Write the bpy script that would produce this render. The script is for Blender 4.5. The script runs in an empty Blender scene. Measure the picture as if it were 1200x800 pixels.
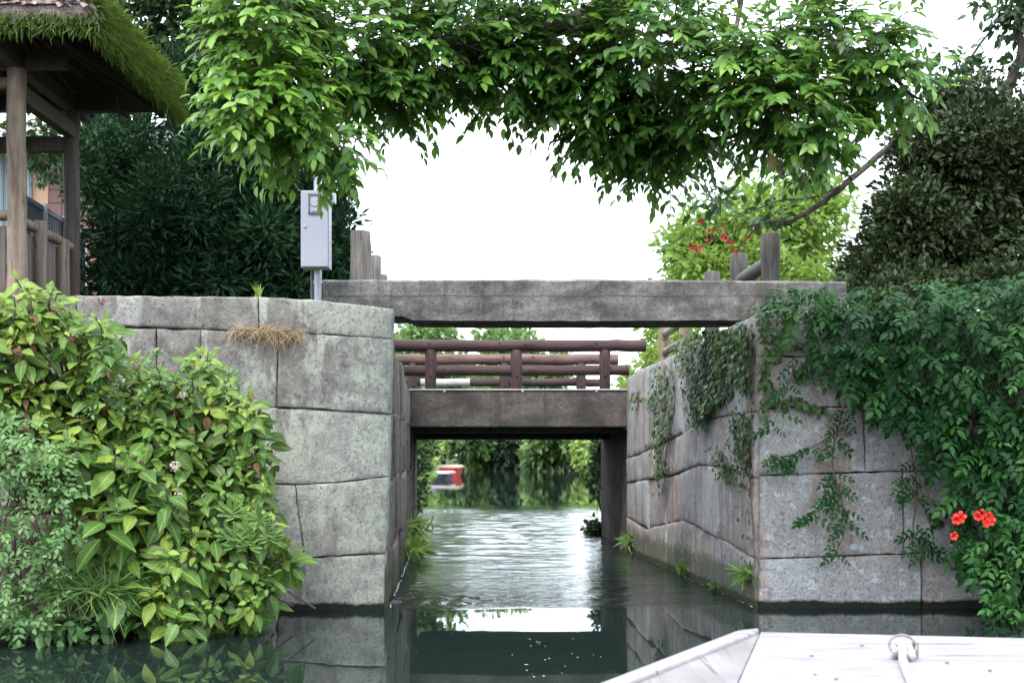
import bpy, math, random
import numpy as np
from mathutils import Vector

rng = np.random.default_rng(11)
random.seed(11)
S = bpy.context.scene
COL = S.collection
R = math.radians

# ------------------------------------------------------------------ camera, sky, sun
CH, F = 1.1, 1500.0                      # eye height over the water; focal length in photo pixels
cam_d = bpy.data.cameras.new('camera')
cam = bpy.data.objects.new('camera', cam_d); COL.objects.link(cam)
cam.location = (0, 0, CH); cam.rotation_euler = (R(90), 0, 0)
cam_d.lens = 45; cam_d.sensor_width = 36; cam_d.shift_y = 130/1200
cam_d.clip_start = 0.05; cam_d.clip_end = 2000
cam_d.dof.use_dof = True; cam_d.dof.focus_distance = 9.3; cam_d.dof.aperture_fstop = 4.5
S.camera = cam

SUN_EL, SUN_AZ = 58, 205                 # azimuth clockwise from +Y: behind the camera, a little left
w = bpy.data.worlds.new('World'); S.world = w; w.use_nodes = True
nt = w.node_tree; bg = nt.nodes['Background']
sky = nt.nodes.new('ShaderNodeTexSky'); sky.sky_type = 'NISHITA'; sky.sun_disc = False
sky.sun_elevation = R(SUN_EL); sky.sun_rotation = R(SUN_AZ)
mx = nt.nodes.new('ShaderNodeMix'); mx.data_type = 'RGBA'; mx.inputs[0].default_value = 0.86
mx.inputs[7].default_value = (10.3, 11.2, 12.4, 1)      # the white overcast veil
nt.links.new(sky.outputs[0], mx.inputs[6]); nt.links.new(mx.outputs[2], bg.inputs[0])
bg.inputs[1].default_value = 0.125
sd = bpy.data.lights.new('sun', 'SUN'); sd.energy = 1.5; sd.angle = R(12); sd.color = (1, .965, .91)
sun = bpy.data.objects.new('sun', sd); COL.objects.link(sun)
az, el = R(SUN_AZ), R(SUN_EL)
sdir = Vector((math.sin(az)*math.cos(el), math.cos(az)*math.cos(el), math.sin(el)))
sun.rotation_euler = sdir.to_track_quat('Z', 'Y').to_euler(); sun.location = (-4, -6, 20)
vs = S.view_settings
vs.view_transform = 'Standard'; vs.look = 'None'; vs.exposure = 1.4; vs.gamma = 1; vs.use_curve_mapping = False
S.render.engine = 'CYCLES'; S.cycles.use_denoising = True
S.cycles.max_bounces = 7; S.cycles.diffuse_bounces = 3; S.cycles.glossy_bounces = 3; S.cycles.transmission_bounces = 3
S.cycles.caustics_reflective = False; S.cycles.caustics_refractive = False

# ------------------------------------------------------------------ helpers
def at(px, py, Y):                       # photo pixel + distance -> metres
    return Vector(((px-600)/F*Y, Y, CH-(py-530)/F*Y))

def tag(o, label=None, cat=None, group=None, kind=None):
    if label: o['label'] = label
    if cat: o['category'] = cat
    if group: o['group'] = group
    if kind: o['kind'] = kind
    return o

def thing(name, label, cat, loc=(0, 0, 0), group=None):
    o = bpy.data.objects.new(name, None); COL.objects.link(o); o.location = loc
    o.empty_display_size = .1
    return tag(o, label, cat, group)

def link(name, me, mat, parent=None, kind=None):
    o = bpy.data.objects.new(name, me); COL.objects.link(o)
    if mat: me.materials.append(mat)
    if parent:
        o.parent = parent
        me.transform(__import__('mathutils').Matrix.Translation(-Vector(parent_world(parent))))
    if kind: o['kind'] = kind
    return o

def parent_world(p):
    v = Vector(p.location)
    while p.parent: p = p.parent; v += p.location
    return v

class MB:
    def __init__(s): s.v = []; s.f = []
    def box(s, c, d, rz=0, taper=1.0):
        b = len(s.v); cz, sz = math.cos(rz), math.sin(rz)
        for z in (-.5, .5):
            k = taper if z > 0 else 1
            for x, y in ((-.5, -.5), (.5, -.5), (.5, .5), (-.5, .5)):
                X, Y = x*d[0]*k, y*d[1]*k
                s.v.append((c[0]+X*cz-Y*sz, c[1]+X*sz+Y*cz, c[2]+z*d[2]))
        s.f += [tuple(b+i for i in q) for q in ((3,2,1,0),(4,5,6,7),(0,1,5,4),(1,2,6,5),(2,3,7,6),(3,0,4,7))]
        return s
    def beam(s, a, b_, wd, ht):            # squared bar from a to b
        a, b_ = Vector(a), Vector(b_); d = (b_-a).normalized()
        up = Vector((0, 0, 1)) if abs(d.z) < .9 else Vector((1, 0, 0))
        sd_ = d.cross(up).normalized()*wd/2; u = sd_.cross(d).normalized()*ht/2
        b = len(s.v)
        for p in (a, b_):
            for q in (-sd_-u, sd_-u, sd_+u, -sd_+u): s.v.append(tuple(p+q))
        s.f += [tuple(b+i for i in q) for q in ((3,2,1,0),(4,5,6,7),(0,1,5,4),(1,2,6,5),(2,3,7,6),(3,0,4,7))]
        return s
    def tube(s, pts, rad, n=8, jit=0.0, cap=True):
        pts = [Vector(p) for p in pts]; m = len(pts)
        if not hasattr(rad, '__len__'): rad = [rad]*m
        b = len(s.v); ref = None
        for i, p in enumerate(pts):
            d = (pts[min(i+1, m-1)]-pts[max(i-1, 0)]).normalized()
            if ref is None: ref = Vector((0, 0, 1)) if abs(d.z) < .9 else Vector((1, 0, 0))
            x = d.cross(ref).normalized(); y = x.cross(d).normalized(); ref = y
            for k in range(n):
                a = 2*math.pi*k/n; r = rad[i]*(1+random.uniform(-jit, jit))
                s.v.append(tuple(p+x*math.cos(a)*r+y*math.sin(a)*r))
        for i in range(m-1):
            for k in range(n):
                k2 = (k+1) % n
                s.f.append((b+i*n+k, b+i*n+k2, b+(i+1)*n+k2, b+(i+1)*n+k))
        if cap:
            s.f.append(tuple(b+k for k in reversed(range(n)))); s.f.append(tuple(b+(m-1)*n+k for k in range(n)))
        return s
    def poly(s, pts):
        b = len(s.v); s.v += [tuple(p) for p in pts]; s.f.append(tuple(range(b, b+len(pts)))); return s
    def build(s, name, mat, parent=None, smooth=False, bevel=0.0, kind=None, sharp=40):
        me = bpy.data.meshes.new(name); me.from_pydata(s.v, [], s.f); me.update()
        if bevel:
            import bmesh
            bm = bmesh.new(); bm.from_mesh(me)
            es = [e for e in bm.edges if len(e.link_faces) == 2 and e.calc_face_angle(0) > .7]
            bmesh.ops.bevel(bm, geom=es, offset=bevel, segments=2, affect='EDGES', profile=.6, clamp_overlap=True)
            bm.to_mesh(me); bm.free()
        if smooth:
            me.shade_smooth()
            try: me.set_sharp_from_angle(angle=R(sharp))
            except Exception: pass
        return link(name, me, mat, parent, kind)

def log(mb, a, b, r, n=12, seg=None, jit=.025, bow=.006):
    a, b = Vector(a), Vector(b); L = (b-a).length; seg = seg or max(3, int(L/.16))
    pts = [a.lerp(b, i/seg)+Vector((random.uniform(-bow, bow),)*3) for i in range(seg+1)]
    d = (b-a).normalized()
    pts = [a-d*0]+pts+[b]
    rr = [r*.9]+[r*random.uniform(.96, 1.04) for _ in range(seg+1)]+[r*.9]
    pts[1] = a+d*.012; pts[-2] = b-d*.012
    mb.tube(pts, rr, n, jit); return mb

# ------------------------------------------------------------------ materials
def newmat(name):
    m = bpy.data.materials.new(name); m.use_nodes = True
    return m, m.node_tree.nodes, m.node_tree.links, m.node_tree.nodes['Principled BSDF']
def N(nodes, t, **kw):
    n = nodes.new(t)
    for k, v in kw.items():
        if hasattr(n, k): setattr(n, k, v)
        else: n.inputs[k].default_value = v
    return n
def mix(nodes, links, fac, a, b, blend='MIX'):
    m = nodes.new('ShaderNodeMix'); m.data_type = 'RGBA'; m.blend_type = blend
    for sock, val in ((m.inputs[0], fac), (m.inputs[6], a), (m.inputs[7], b)):
        if isinstance(val, (int, float)): sock.default_value = val
        elif isinstance(val, tuple): sock.default_value = (*val[:3], 1)
        else: links.new(val, sock)
    return m.outputs[2]
def noise(nodes, links, scale, detail=5, rough=.6, vec=None, dist=0):
    n = nodes.new('ShaderNodeTexNoise'); n.inputs['Scale'].default_value = scale
    n.inputs['Detail'].default_value = detail; n.inputs['Roughness'].default_value = rough
    n.inputs['Distortion'].default_value = dist
    if vec is not None: links.new(vec, n.inputs['Vector'])
    return n.outputs['Fac']
def ramp(nodes, links, fac, stops):
    r = nodes.new('ShaderNodeValToRGB'); e = r.color_ramp.elements
    while len(e) < len(stops): e.new(.5)
    for i, (p, c) in enumerate(stops):
        e[i].position = p; e[i].color = (*c, 1) if isinstance(c, tuple) else (c, c, c, 1)
    links.new(fac, r.inputs[0]); return r.outputs[0]
def geo_pos(nodes): return nodes.new('ShaderNodeNewGeometry').outputs['Position']
def mapping(nodes, links, vec, scale=(1, 1, 1), loc=(0, 0, 0), rot=(0, 0, 0)):
    m = nodes.new('ShaderNodeMapping'); m.inputs['Scale'].default_value = scale
    m.inputs['Location'].default_value = loc; m.inputs['Rotation'].default_value = rot
    links.new(vec, m.inputs['Vector']); return m.outputs[0]
def math_(nodes, links, op, a, b=None, clamp=False):
    m = nodes.new('ShaderNodeMath'); m.operation = op; m.use_clamp = clamp
    for i, v in enumerate((a, b)):
        if v is None: continue
        if isinstance(v, (int, float)): m.inputs[i].default_value = v
        else: links.new(v, m.inputs[i])
    return m.outputs[0]
def bump(nodes, links, p, h, strength=.5, dist=.01):
    b = nodes.new('ShaderNodeBump'); b.inputs['Strength'].default_value = strength; b.inputs['Distance'].default_value = dist
    links.new(h, b.inputs['Height']); links.new(b.outputs[0], p.inputs['Normal']); return b

def m_plain(name, col, rough=.6, var=.15, scale=30, metal=0, bmp=.0):
    m, n, l, p = newmat(name); pos = geo_pos(n)
    f = noise(n, l, scale, 5, .65, pos)
    c = mix(n, l, ramp(n, l, f, [(.3, 0.0), (.7, 1.0)]), tuple(x*(1-var) for x in col), tuple(min(1, x*(1+var)) for x in col))
    l.new(c, p.inputs['Base Color']); p.inputs['Roughness'].default_value = rough; p.inputs['Metallic'].default_value = metal
    if bmp: bump(n, l, p, f, bmp, .004)
    return m

def m_leaf(name, dark, mid, light, trans=.28, rough=.45, rib=0.0, spec=.4, edge=None):
    """each leaf has its own tint (0 old, 1 young; on the overhang also painted sun and shade); the midrib is a little paler"""
    m, n, l, p = newmat(name)
    a = N(n, 'ShaderNodeAttribute'); a.attribute_name = 'tint'
    c = ramp(n, l, a.outputs['Fac'], [(0, dark), (.55, mid), (1, light)])
    pos = geo_pos(n)
    f = noise(n, l, 40, 3, .6, pos)
    c = mix(n, l, .25, c, ramp(n, l, f, [(.3, tuple(x*.55 for x in mid)), (.7, light)]))
    if rib or edge:
        b = N(n, 'ShaderNodeAttribute'); b.attribute_name = 'across'
        if rib:
            k = ramp(n, l, b.outputs['Fac'], [(0, rib), (.14, 0.0)])
            c = mix(n, l, k, c, tuple(min(1, x*1.7) for x in light))
        if edge:
            k2 = math_(n, l, 'MULTIPLY', ramp(n, l, b.outputs['Fac'], [(.55, 0.0), (1, 1.0)]),
                       ramp(n, l, noise(n, l, 7, 3, .6, pos), [(.5, 0.0), (.62, .8)]))
            c = mix(n, l, k2, c, edge)
    l.new(c, p.inputs['Base Color']); p.inputs['Roughness'].default_value = rough
    p.inputs['Specular IOR Level'].default_value = spec
    t = n.new('ShaderNodeBsdfTranslucent')
    tc = mix(n, l, .5, c, tuple(x for x in light)); l.new(tc, t.inputs[0])
    ms = n.new('ShaderNodeMixShader'); ms.inputs[0].default_value = trans
    l.new(p.outputs[0], ms.inputs[1]); l.new(t.outputs[0], ms.inputs[2])
    l.new(ms.outputs[0], n['Material Output'].inputs[0]); return m

def m_wood(name, a, b, scale=14, axis='z', rough=.75, bmp=.5, moss=None):
    m, n, l, p = newmat(name); pos = geo_pos(n)
    sc = {'z': (1, 1, .06), 'x': (.06, 1, 1), 'y': (1, .06, 1)}[axis]
    f = noise(n, l, scale*2.2, 7, .7, mapping(n, l, pos, sc), .4)
    g = noise(n, l, 3, 4, .6, pos)
    c = mix(n, l, ramp(n, l, f, [(.34, 0.0), (.66, 1.0)]), a, b)
    c = mix(n, l, ramp(n, l, g, [(.4, 0.0), (.75, .55)]), c, tuple(x*.55 for x in a))
    ck = ramp(n, l, noise(n, l, scale*4.5, 4, .6, mapping(n, l, pos, sc, (5, 3, 8)), .3), [(.33, .85), (.40, 0.0)])
    c = mix(n, l, ck, c, tuple(x*.4 for x in a)); f = math_(n, l, 'SUBTRACT', f, math_(n, l, 'MULTIPLY', ck, .5))
    if moss: c = mix(n, l, ramp(n, l, noise(n, l, 5, 5, .7, pos), [(.55, 0.0), (.68, .7)]), c, moss)
    l.new(c, p.inputs['Base Color']); p.inputs['Roughness'].default_value = rough
    bump(n, l, p, f, bmp, .012); return m

def m_stone(name, base, pale, dark, lichen, lich_amt, warm=None, side=False, lic2=None, sloc=(0, 0, 0), streak=False, xdark=None):
    """granite: speckle, weather stains, lichen crusts, a tide line of algae"""
    m, n, l, p = newmat(name); pos = geo_pos(n)
    rn = N(n, 'ShaderNodeAttribute'); rn.attribute_name = 'tint'
    f1 = noise(n, l, 90, 4, .7, pos); f2 = noise(n, l, 2.6, 6, .62, pos, .5); f3 = noise(n, l, 9, 8, .72, pos)
    stv = mapping(n, l, pos, (1.5, 1.5, .42), sloc); st = noise(n, l, 2.1, 7, .66, stv, .35)
    dcol = mix(n, l, ramp(n, l, f3, [(.38, 0.0), (.60, 1.0)]), dark, tuple(x*2.1 for x in dark))
    c = mix(n, l, ramp(n, l, f1, [(.32, 0.0), (.68, 1.0)]), tuple(x*.72 for x in base), pale)
    c = mix(n, l, math_(n, l, 'MULTIPLY', ramp(n, l, rn.outputs['Fac'], [(.3, 0.0), (.75, 1.0)]), .85), c, warm or tuple(x*.7 for x in base))
    # lichen crust: large patches broken up by fine grain
    k = math_(n, l, 'ADD', math_(n, l, 'MULTIPLY', f2, .50), math_(n, l, 'MULTIPLY', f3, .72))
    lk = ramp(n, l, k, [(.60-lich_amt, 0.0), (.74-lich_amt, .85)])
    c = mix(n, l, lk, c, lichen)
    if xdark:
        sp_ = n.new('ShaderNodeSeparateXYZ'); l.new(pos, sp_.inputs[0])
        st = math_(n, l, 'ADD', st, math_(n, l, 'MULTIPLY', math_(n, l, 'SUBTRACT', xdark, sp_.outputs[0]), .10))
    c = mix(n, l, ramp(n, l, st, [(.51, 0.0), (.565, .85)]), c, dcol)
    if streak:
        sv = noise(n, l, 9, 6, .7, mapping(n, l, pos, (1, 1, .07)), .15)
        c = mix(n, l, ramp(n, l, sv, [(.38, .5), (.48, 0.0)]), c, (.16, .13, .115))
        c = mix(n, l, ramp(n, l, sv, [(.52, 0.0), (.66, .35)]), c, (.46, .48, .50))
    if lic2:
        v = noise(n, l, 13, 6, .6, mapping(n, l, pos, (1, 1, 1), (3, 7, 1)))
        c = mix(n, l, ramp(n, l, v, [(.58, 0.0), (.61, .75)]), c, lic2)
    gr = noise(n, l, 30, 7, .8, mapping(n, l, pos, (1, 1, 1), (9, 2, 4)))
    c = mix(n, l, ramp(n, l, gr, [(.36, .6), (.50, 0.0)]), c, tuple(x*.55 for x in base))
    c = mix(n, l, ramp(n, l, gr, [(.56, 0.0), (.68, .45)]), c, tuple(min(1, x*1.25) for x in pale))
    pit = ramp(n, l, noise(n, l, 62, 5, .75, pos), [(.34, 1.0), (.42, 0.0)])
    c = mix(n, l, math_(n, l, 'MULTIPLY', pit, .55), c, tuple(x*.4 for x in dark))
    # wet algae just over the water
    sx = n.new('ShaderNodeSeparateXYZ'); l.new(pos, sx.inputs[0])
    zz = math_(n, l, 'ADD', sx.outputs[2], math_(n, l, 'MULTIPLY', noise(n, l, 5, 5, .7, pos), -.085))
    tide = ramp(n, l, zz, [(0.0, 1.0), (.022, 0.0)])
    c = mix(n, l, tide, c, (.012, .016, .010))
    gm = ramp(n, l, math_(n, l, 'ADD', sx.outputs[2], math_(n, l, 'MULTIPLY', f3, -.42)), [(0.0, .7), (.06, 0.0)])
    if side: c = mix(n, l, gm, c, (.055, .07, .03))
    l.new(c, p.inputs['Base Color']); p.inputs['Roughness'].default_value = .88
    p.inputs['Specular IOR Level'].default_value = .25
    h = math_(n, l, 'ADD', math_(n, l, 'MULTIPLY', f3, .8), math_(n, l, 'MULTIPLY', f1, .25))
    h = math_(n, l, 'ADD', h, math_(n, l, 'MULTIPLY', pit, -.25))
    if streak: h = math_(n, l, 'ADD', h, math_(n, l, 'MULTIPLY', sv, .8))
    bump(n, l, p, h, .85, .02); return m

M = {}
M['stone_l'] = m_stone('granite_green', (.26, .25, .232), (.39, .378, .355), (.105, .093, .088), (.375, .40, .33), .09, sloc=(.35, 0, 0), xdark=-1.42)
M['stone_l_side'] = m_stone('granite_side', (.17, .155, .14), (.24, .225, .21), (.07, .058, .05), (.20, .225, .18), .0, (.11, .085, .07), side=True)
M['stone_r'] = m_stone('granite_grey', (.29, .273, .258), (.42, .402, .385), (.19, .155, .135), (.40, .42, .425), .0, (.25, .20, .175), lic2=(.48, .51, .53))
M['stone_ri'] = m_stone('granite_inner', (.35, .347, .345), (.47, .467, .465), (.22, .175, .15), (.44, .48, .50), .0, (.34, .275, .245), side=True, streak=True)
M['core'] = m_plain('mortar_shade', (.02, .018, .015), .95)  # dark mortar colour with the shade of the joints painted in
def m_conc(name, a, b, dark, line=2.335):
    m, n, l, p = newmat(name); pos = geo_pos(n)
    f = noise(n, l, 16, 8, .75, pos); g = noise(n, l, 2.2, 5, .6, mapping(n, l, pos, (1, 1, 1.6)), .4); h = noise(n, l, 110, 3, .6, pos)
    c = mix(n, l, ramp(n, l, f, [(.4, 0.0), (.62, 1.0)]), a, b)
    c = mix(n, l, ramp(n, l, g, [(.42, 0.0), (.60, .85)]), c, dark)
    sz_ = n.new('ShaderNodeSeparateXYZ'); l.new(pos, sz_.inputs[0])
    lz = math_(n, l, 'ABSOLUTE', math_(n, l, 'SUBTRACT', math_(n, l, 'ADD', sz_.outputs[2], math_(n, l, 'MULTIPLY', noise(n, l, 3, 4, .6, pos), .03)), line))
    c = mix(n, l, math_(n, l, 'MULTIPLY', ramp(n, l, lz, [(.002, .9), (.008, 0.0)]), ramp(n, l, f, [(.4, 0.0), (.55, 1.0)])), c, tuple(x*.4 for x in dark))
    sp = ramp(n, l, noise(n, l, 42, 5, .7, pos), [(.55, 0.0), (.66, .7)])
    c = mix(n, l, sp, c, tuple(x*.45 for x in dark))
    st = ramp(n, l, noise(n, l, 9, 4, .6, mapping(n, l, pos, (1.2, 1, .05))), [(.55, 0.0), (.7, .5)])
    c = mix(n, l, st, c, tuple(x*.6 for x in dark))
    c = mix(n, l, ramp(n, l, h, [(.5, 0.0), (.75, .25)]), c, tuple(min(1, x*1.7) for x in b))
    l.new(c, p.inputs['Base Color']); p.inputs['Roughness'].default_value = .92
    p.inputs['Specular IOR Level'].default_value = .2
    bump(n, l, p, math_(n, l, 'ADD', f, math_(n, l, 'MULTIPLY', h, .5)), .9, .015); return m
M['slab'] = m_conc('weathered_slab', (.145, .137, .128), (.29, .28, .268), (.058, .052, .049))
M['conc'] = m_conc('bridge_concrete', (.095, .082, .072), (.155, .137, .124), (.05, .042, .038))
M['dkconc'] = m_plain('girder_paint', (.025, .035, .03), .8, .3, 6)
M['grey_log'] = m_wood('grey_log', (.075, .064, .055), (.22, .20, .18), 16)
M['dark_log'] = m_wood('dark_log', (.035, .032, .03), (.13, .12, .11), 16)
M['red_log'] = m_wood('red_brown_log', (.030, .014, .014), (.085, .042, .040), 10, 'x')
M['red_post'] = m_wood('red_brown_post', (.030, .014, .014), (.085, .042, .040), 10, 'z')
M['pale_log'] = m_wood('sun_faded_log', (.075, .038, .034), (.20, .115, .10), 10, 'x')
M['white_log'] = m_wood('whitened_log', (.40, .39, .39), (.62, .62, .64), 10, 'x')
M['bamboo'] = m_wood('tan_pole', (.16, .13, .075), (.34, .29, .19), 8, 'y')
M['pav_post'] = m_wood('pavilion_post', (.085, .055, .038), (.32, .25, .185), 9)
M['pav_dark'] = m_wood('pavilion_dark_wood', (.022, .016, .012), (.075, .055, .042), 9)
M['pav_rail'] = m_wood('pavilion_rail', (.085, .06, .045), (.22, .17, .135), 9)
M['plank'] = m_wood('fence_plank', (.06, .045, .038), (.15, .12, .105), 7)
M['thatch'] = m_wood('bark_thatch', (.10, .07, .06), (.36, .27, .25), 26, 'y', .9, 1)
M['bark'] = m_wood('bark', (.025, .018, .015), (.08, .06, .048), 12, 'z', .9, .8)
M['bark_l'] = m_wood('twig_bark', (.06, .045, .032), (.19, .15, .11), 12, 'x', .9, .6)
M['stem'] = m_plain('green_stem', (.10, .13, .05), .6)
M['brown_stem'] = m_plain('brown_stem', (.12, .075, .05), .7)
M['galv'] = m_plain('galvanised_steel', (.36, .375, .41), .42, .08, 12, .35)
M['cab'] = m_plain('cabinet_paint', (.30, .31, .36), .45, .04, 5)
M['cabdark'] = m_plain('window_rubber', (.08, .085, .10), .5)
M['glass'] = m_plain('meter_glass', (.28, .31, .35), .08, .2, 9)
M['earth'] = m_plain('bank_earth', (.035, .027, .018), .95, .5, 7, 0, .6)
M['ground'] = m_plain('bank_grass', (.045, .060, .018), .95, .5, 3, 0, .6)
M['flash'] = m_plain('deck_flashing', (.45, .46, .47), .5)
M['red'] = m_plain('red_petal', (.72, .035, .02), .5, .25, 60)
M['orange'] = m_plain('orange_red_petal', (.42, .06, .025), .55, .3, 50)
M['dry'] = m_plain('dried_flower', (.22, .115, .075), .8, .5, 80)
M['pinkfl'] = m_plain('faded_flower', (.50, .40, .34), .7, .3, 80)
M['straw'] = m_plain('dry_straw', (.36, .26, .15), .8, .4, 60)

L_ = {}
L_['over'] = m_leaf('overhang_leaf', (.012, .048, .018), (.042, .140, .026), (.21, .38, .045), .36, .38, .22, .45)
L_['hyd'] = m_leaf('hydrangea_leaf', (.018, .070, .020), (.058, .155, .028), (.25, .34, .055), .26, .45, .4, .3, (.17, .08, .035))
L_['rose'] = m_leaf('rose_leaf', (.05, .13, .045), (.12, .24, .08), (.24, .38, .13), .28, .5)
L_['fern'] = m_leaf('fern_leaf', (.04, .10, .02), (.10, .20, .04), (.20, .30, .07), .3, .55)
L_['dark'] = m_leaf('dark_conifer_leaf', (.006, .020, .011), (.013, .040, .018), (.040, .095, .034), .12, .7, 0, .08)
L_['bush'] = m_leaf('brown_green_leaf', (.012, .026, .009), (.030, .052, .016), (.075, .105, .030), .15, .5, 0, .35)
L_['vine'] = m_leaf('trumpet_vine_leaf', (.004, .026, .008), (.010, .054, .015), (.055, .16, .030), .25, .5, .15, .22)
L_['ivy'] = m_leaf('ivy_leaf', (.018, .050, .014), (.045, .100, .026), (.11, .18, .05), .15, .45)
L_['light'] = m_leaf('light_green_leaf', (.09, .18, .03), (.17, .30, .05), (.32, .44, .09), .42, .5)
L_['mid'] = m_leaf('mid_green_leaf', (.012, .035, .012), (.03, .075, .022), (.08, .15, .04), .22, .5)
L_['far'] = m_leaf('far_green_leaf', (.055, .12, .04), (.12, .22, .065), (.24, .36, .10), .3, .55)
L_['fard'] = m_leaf('far_dark_leaf', (.02, .05, .028), (.04, .085, .042), (.085, .15, .06), .2, .6)
L_['farl'] = m_leaf('far_light_leaf', (.15, .26, .06), (.25, .38, .09), (.38, .50, .14), .35, .55)
L_['moss'] = m_leaf('roof_moss', (.035, .075, .012), (.080, .145, .022), (.18, .26, .045), .25, .7)
L_['straw'] = m_leaf('straw_blade', (.16, .11, .06), (.30, .21, .12), (.45, .34, .20), .2, .7)
L_['yoleaf'] = m_leaf('weed_leaf', (.10, .18, .03), (.20, .32, .05), (.34, .45, .09), .35, .5)

# ------------------------------------------------------------------ leaves
def _tmpl(st, hw):
    v = [(st[0], 0.)]
    for t, h in zip(st[1:-1], hw[1:-1]): v += [(t, -h), (t, 0.), (t, h)]
    v.append((st[-1], 0.)); f = [(0, 2, 1), (0, 3, 2)]; k = len(st)-2
    for i in range(k-1):
        a = 1+3*i; b = a+3; f += [(a, a+1, b+1, b), (a+1, a+2, b+2, b+1)]
    a = 1+3*(k-1); T = len(v)-1; f += [(a, a+1, T), (a+1, a+2, T)]
    return np.array(v), f
T_OV = _tmpl((0, .14, .42, .72, 1), (0, .62, 1, .66, 0))      # ovate, pointed
T_HY = _tmpl((0, .10, .35, .65, .86, 1), (0, .55, 1, .8, .34, 0))
T_S = (np.array([(0, 0.), (.45, -1.), (1, 0.), (.45, 1.)]), [(0, 2, 1), (0, 3, 2)])

class Leaves:
    def __init__(s, tmpl=T_S): s.t = tmpl; s.P = []; s.D = []; s.U = []; s.L = []; s.W = []; s.K = []
    def add(s, P, D, U, L, Wd, tint):
        n = len(P)
        s.P.append(np.asarray(P, float)); s.D.append(np.asarray(D, float)); s.U.append(np.asarray(U, float))
        for lst, v in ((s.L, L), (s.W, Wd), (s.K, tint)): lst.append(np.broadcast_to(np.asarray(v, float), (n,)).copy())
    def build(s, name, mat, parent=None, fold=.25, curve=-.25, kind=None):
        P = np.concatenate(s.P); D = np.concatenate(s.D); U = np.concatenate(s.U)
        L = np.concatenate(s.L); Wd = np.concatenate(s.W); K = np.concatenate(s.K)
        D /= np.linalg.norm(D, axis=1)[:, None]+1e-9
        Sd = np.cross(D, U); Sd /= np.linalg.norm(Sd, axis=1)[:, None]+1e-9
        Nn = np.cross(Sd, D)
        tv, tf = s.t; n = len(P); V = len(tv)
        t = tv[:, 0][None, :, None]; v = tv[:, 1][None, :, None]
        cv = curve*(.4+1.2*rng.random((n, 1, 1)))
        L3 = L[:, None, None]; W3 = Wd[:, None, None]
        co = (P[:, None, :] + L3*t*D[:, None, :] + W3*v*Sd[:, None, :]
              + (fold*np.abs(v)*W3 + cv*L3*t*t)*Nn[:, None, :])
        if parent: co = co-np.array(parent_world(parent))
        me = bpy.data.meshes.new(name)
        me.vertices.add(n*V); me.vertices.foreach_set('co', co.reshape(-1).astype(np.float32))
        sizes = np.array([len(q) for q in tf]); flat = np.concatenate([np.array(q) for q in tf])
        loops = (flat[None, :]+np.arange(n)[:, None]*V).reshape(-1)
        me.loops.add(len(loops)); me.loops.foreach_set('vertex_index', loops.astype(np.int32))
        tot = np.tile(sizes, n); start = np.concatenate([[0], np.cumsum(tot)[:-1]])
        me.polygons.add(len(tot)); me.polygons.foreach_set('loop_start', start.astype(np.int32))
        me.polygons.foreach_set('use_smooth', np.ones(len(tot), bool))
        me.update(calc_edges=True)
        a = me.attributes.new('tint', 'FLOAT', 'POINT'); a.data.foreach_set('value', np.repeat(np.clip(K, 0, 1), V).astype(np.float32))
        a = me.attributes.new('across', 'FLOAT', 'POINT'); a.data.foreach_set('value', np.tile(np.abs(tv[:, 1])/max(1e-6, np.abs(tv[:, 1]).max()), n).astype(np.float32))
        o = bpy.data.objects.new(name, me); COL.objects.link(o); me.materials.append(mat)
        if parent: o.parent = parent
        if kind: o['kind'] = kind
        return o

def unit(v): return v/(np.linalg.norm(v, axis=-1, keepdims=True)+1e-9)
def rvec(n): return unit(rng.normal(size=(n, 3)))

def in_blob(n, shell=.55):
    d = rvec(n); r = shell+(1-shell)*rng.random((n, 1))**.6
    return d, d*r

def clumps(lv, blobs, leaf=(.1, .03), spread=.12, per=14, up=.5, tint=(.45, .22), droop=.2, shell=.5):
    """leaf clumps through the crown's ellipsoids; blobs: (centre, radii, number of clumps)"""
    for c, r, m in blobs:
        c = np.array(c); r = np.array(r)
        d, q = in_blob(m, shell); C = c+q*r
        ct = np.clip(rng.normal(tint[0], tint[1]*.7, m), 0, 1)
        ax = unit(d+.6*rvec(m)+np.array([0, 0, .35]))
        P = np.repeat(C, per, 0); A = np.repeat(ax, per, 0)
        k = m*per
        off = rvec(k)*rng.random((k, 1))**.5*spread
        Dd = unit(unit(off)*.9+A*.7+np.array([0, 0, -droop])+.4*rvec(k))
        U = unit(A*.8+np.array([0, 0, up])+.7*rvec(k))
        s = rng.uniform(.7, 1.25, k)
        lv.add(P+off, Dd, U, leaf[0]*s, leaf[1]*s, np.repeat(ct, per)+rng.normal(0, tint[1], k))

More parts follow.
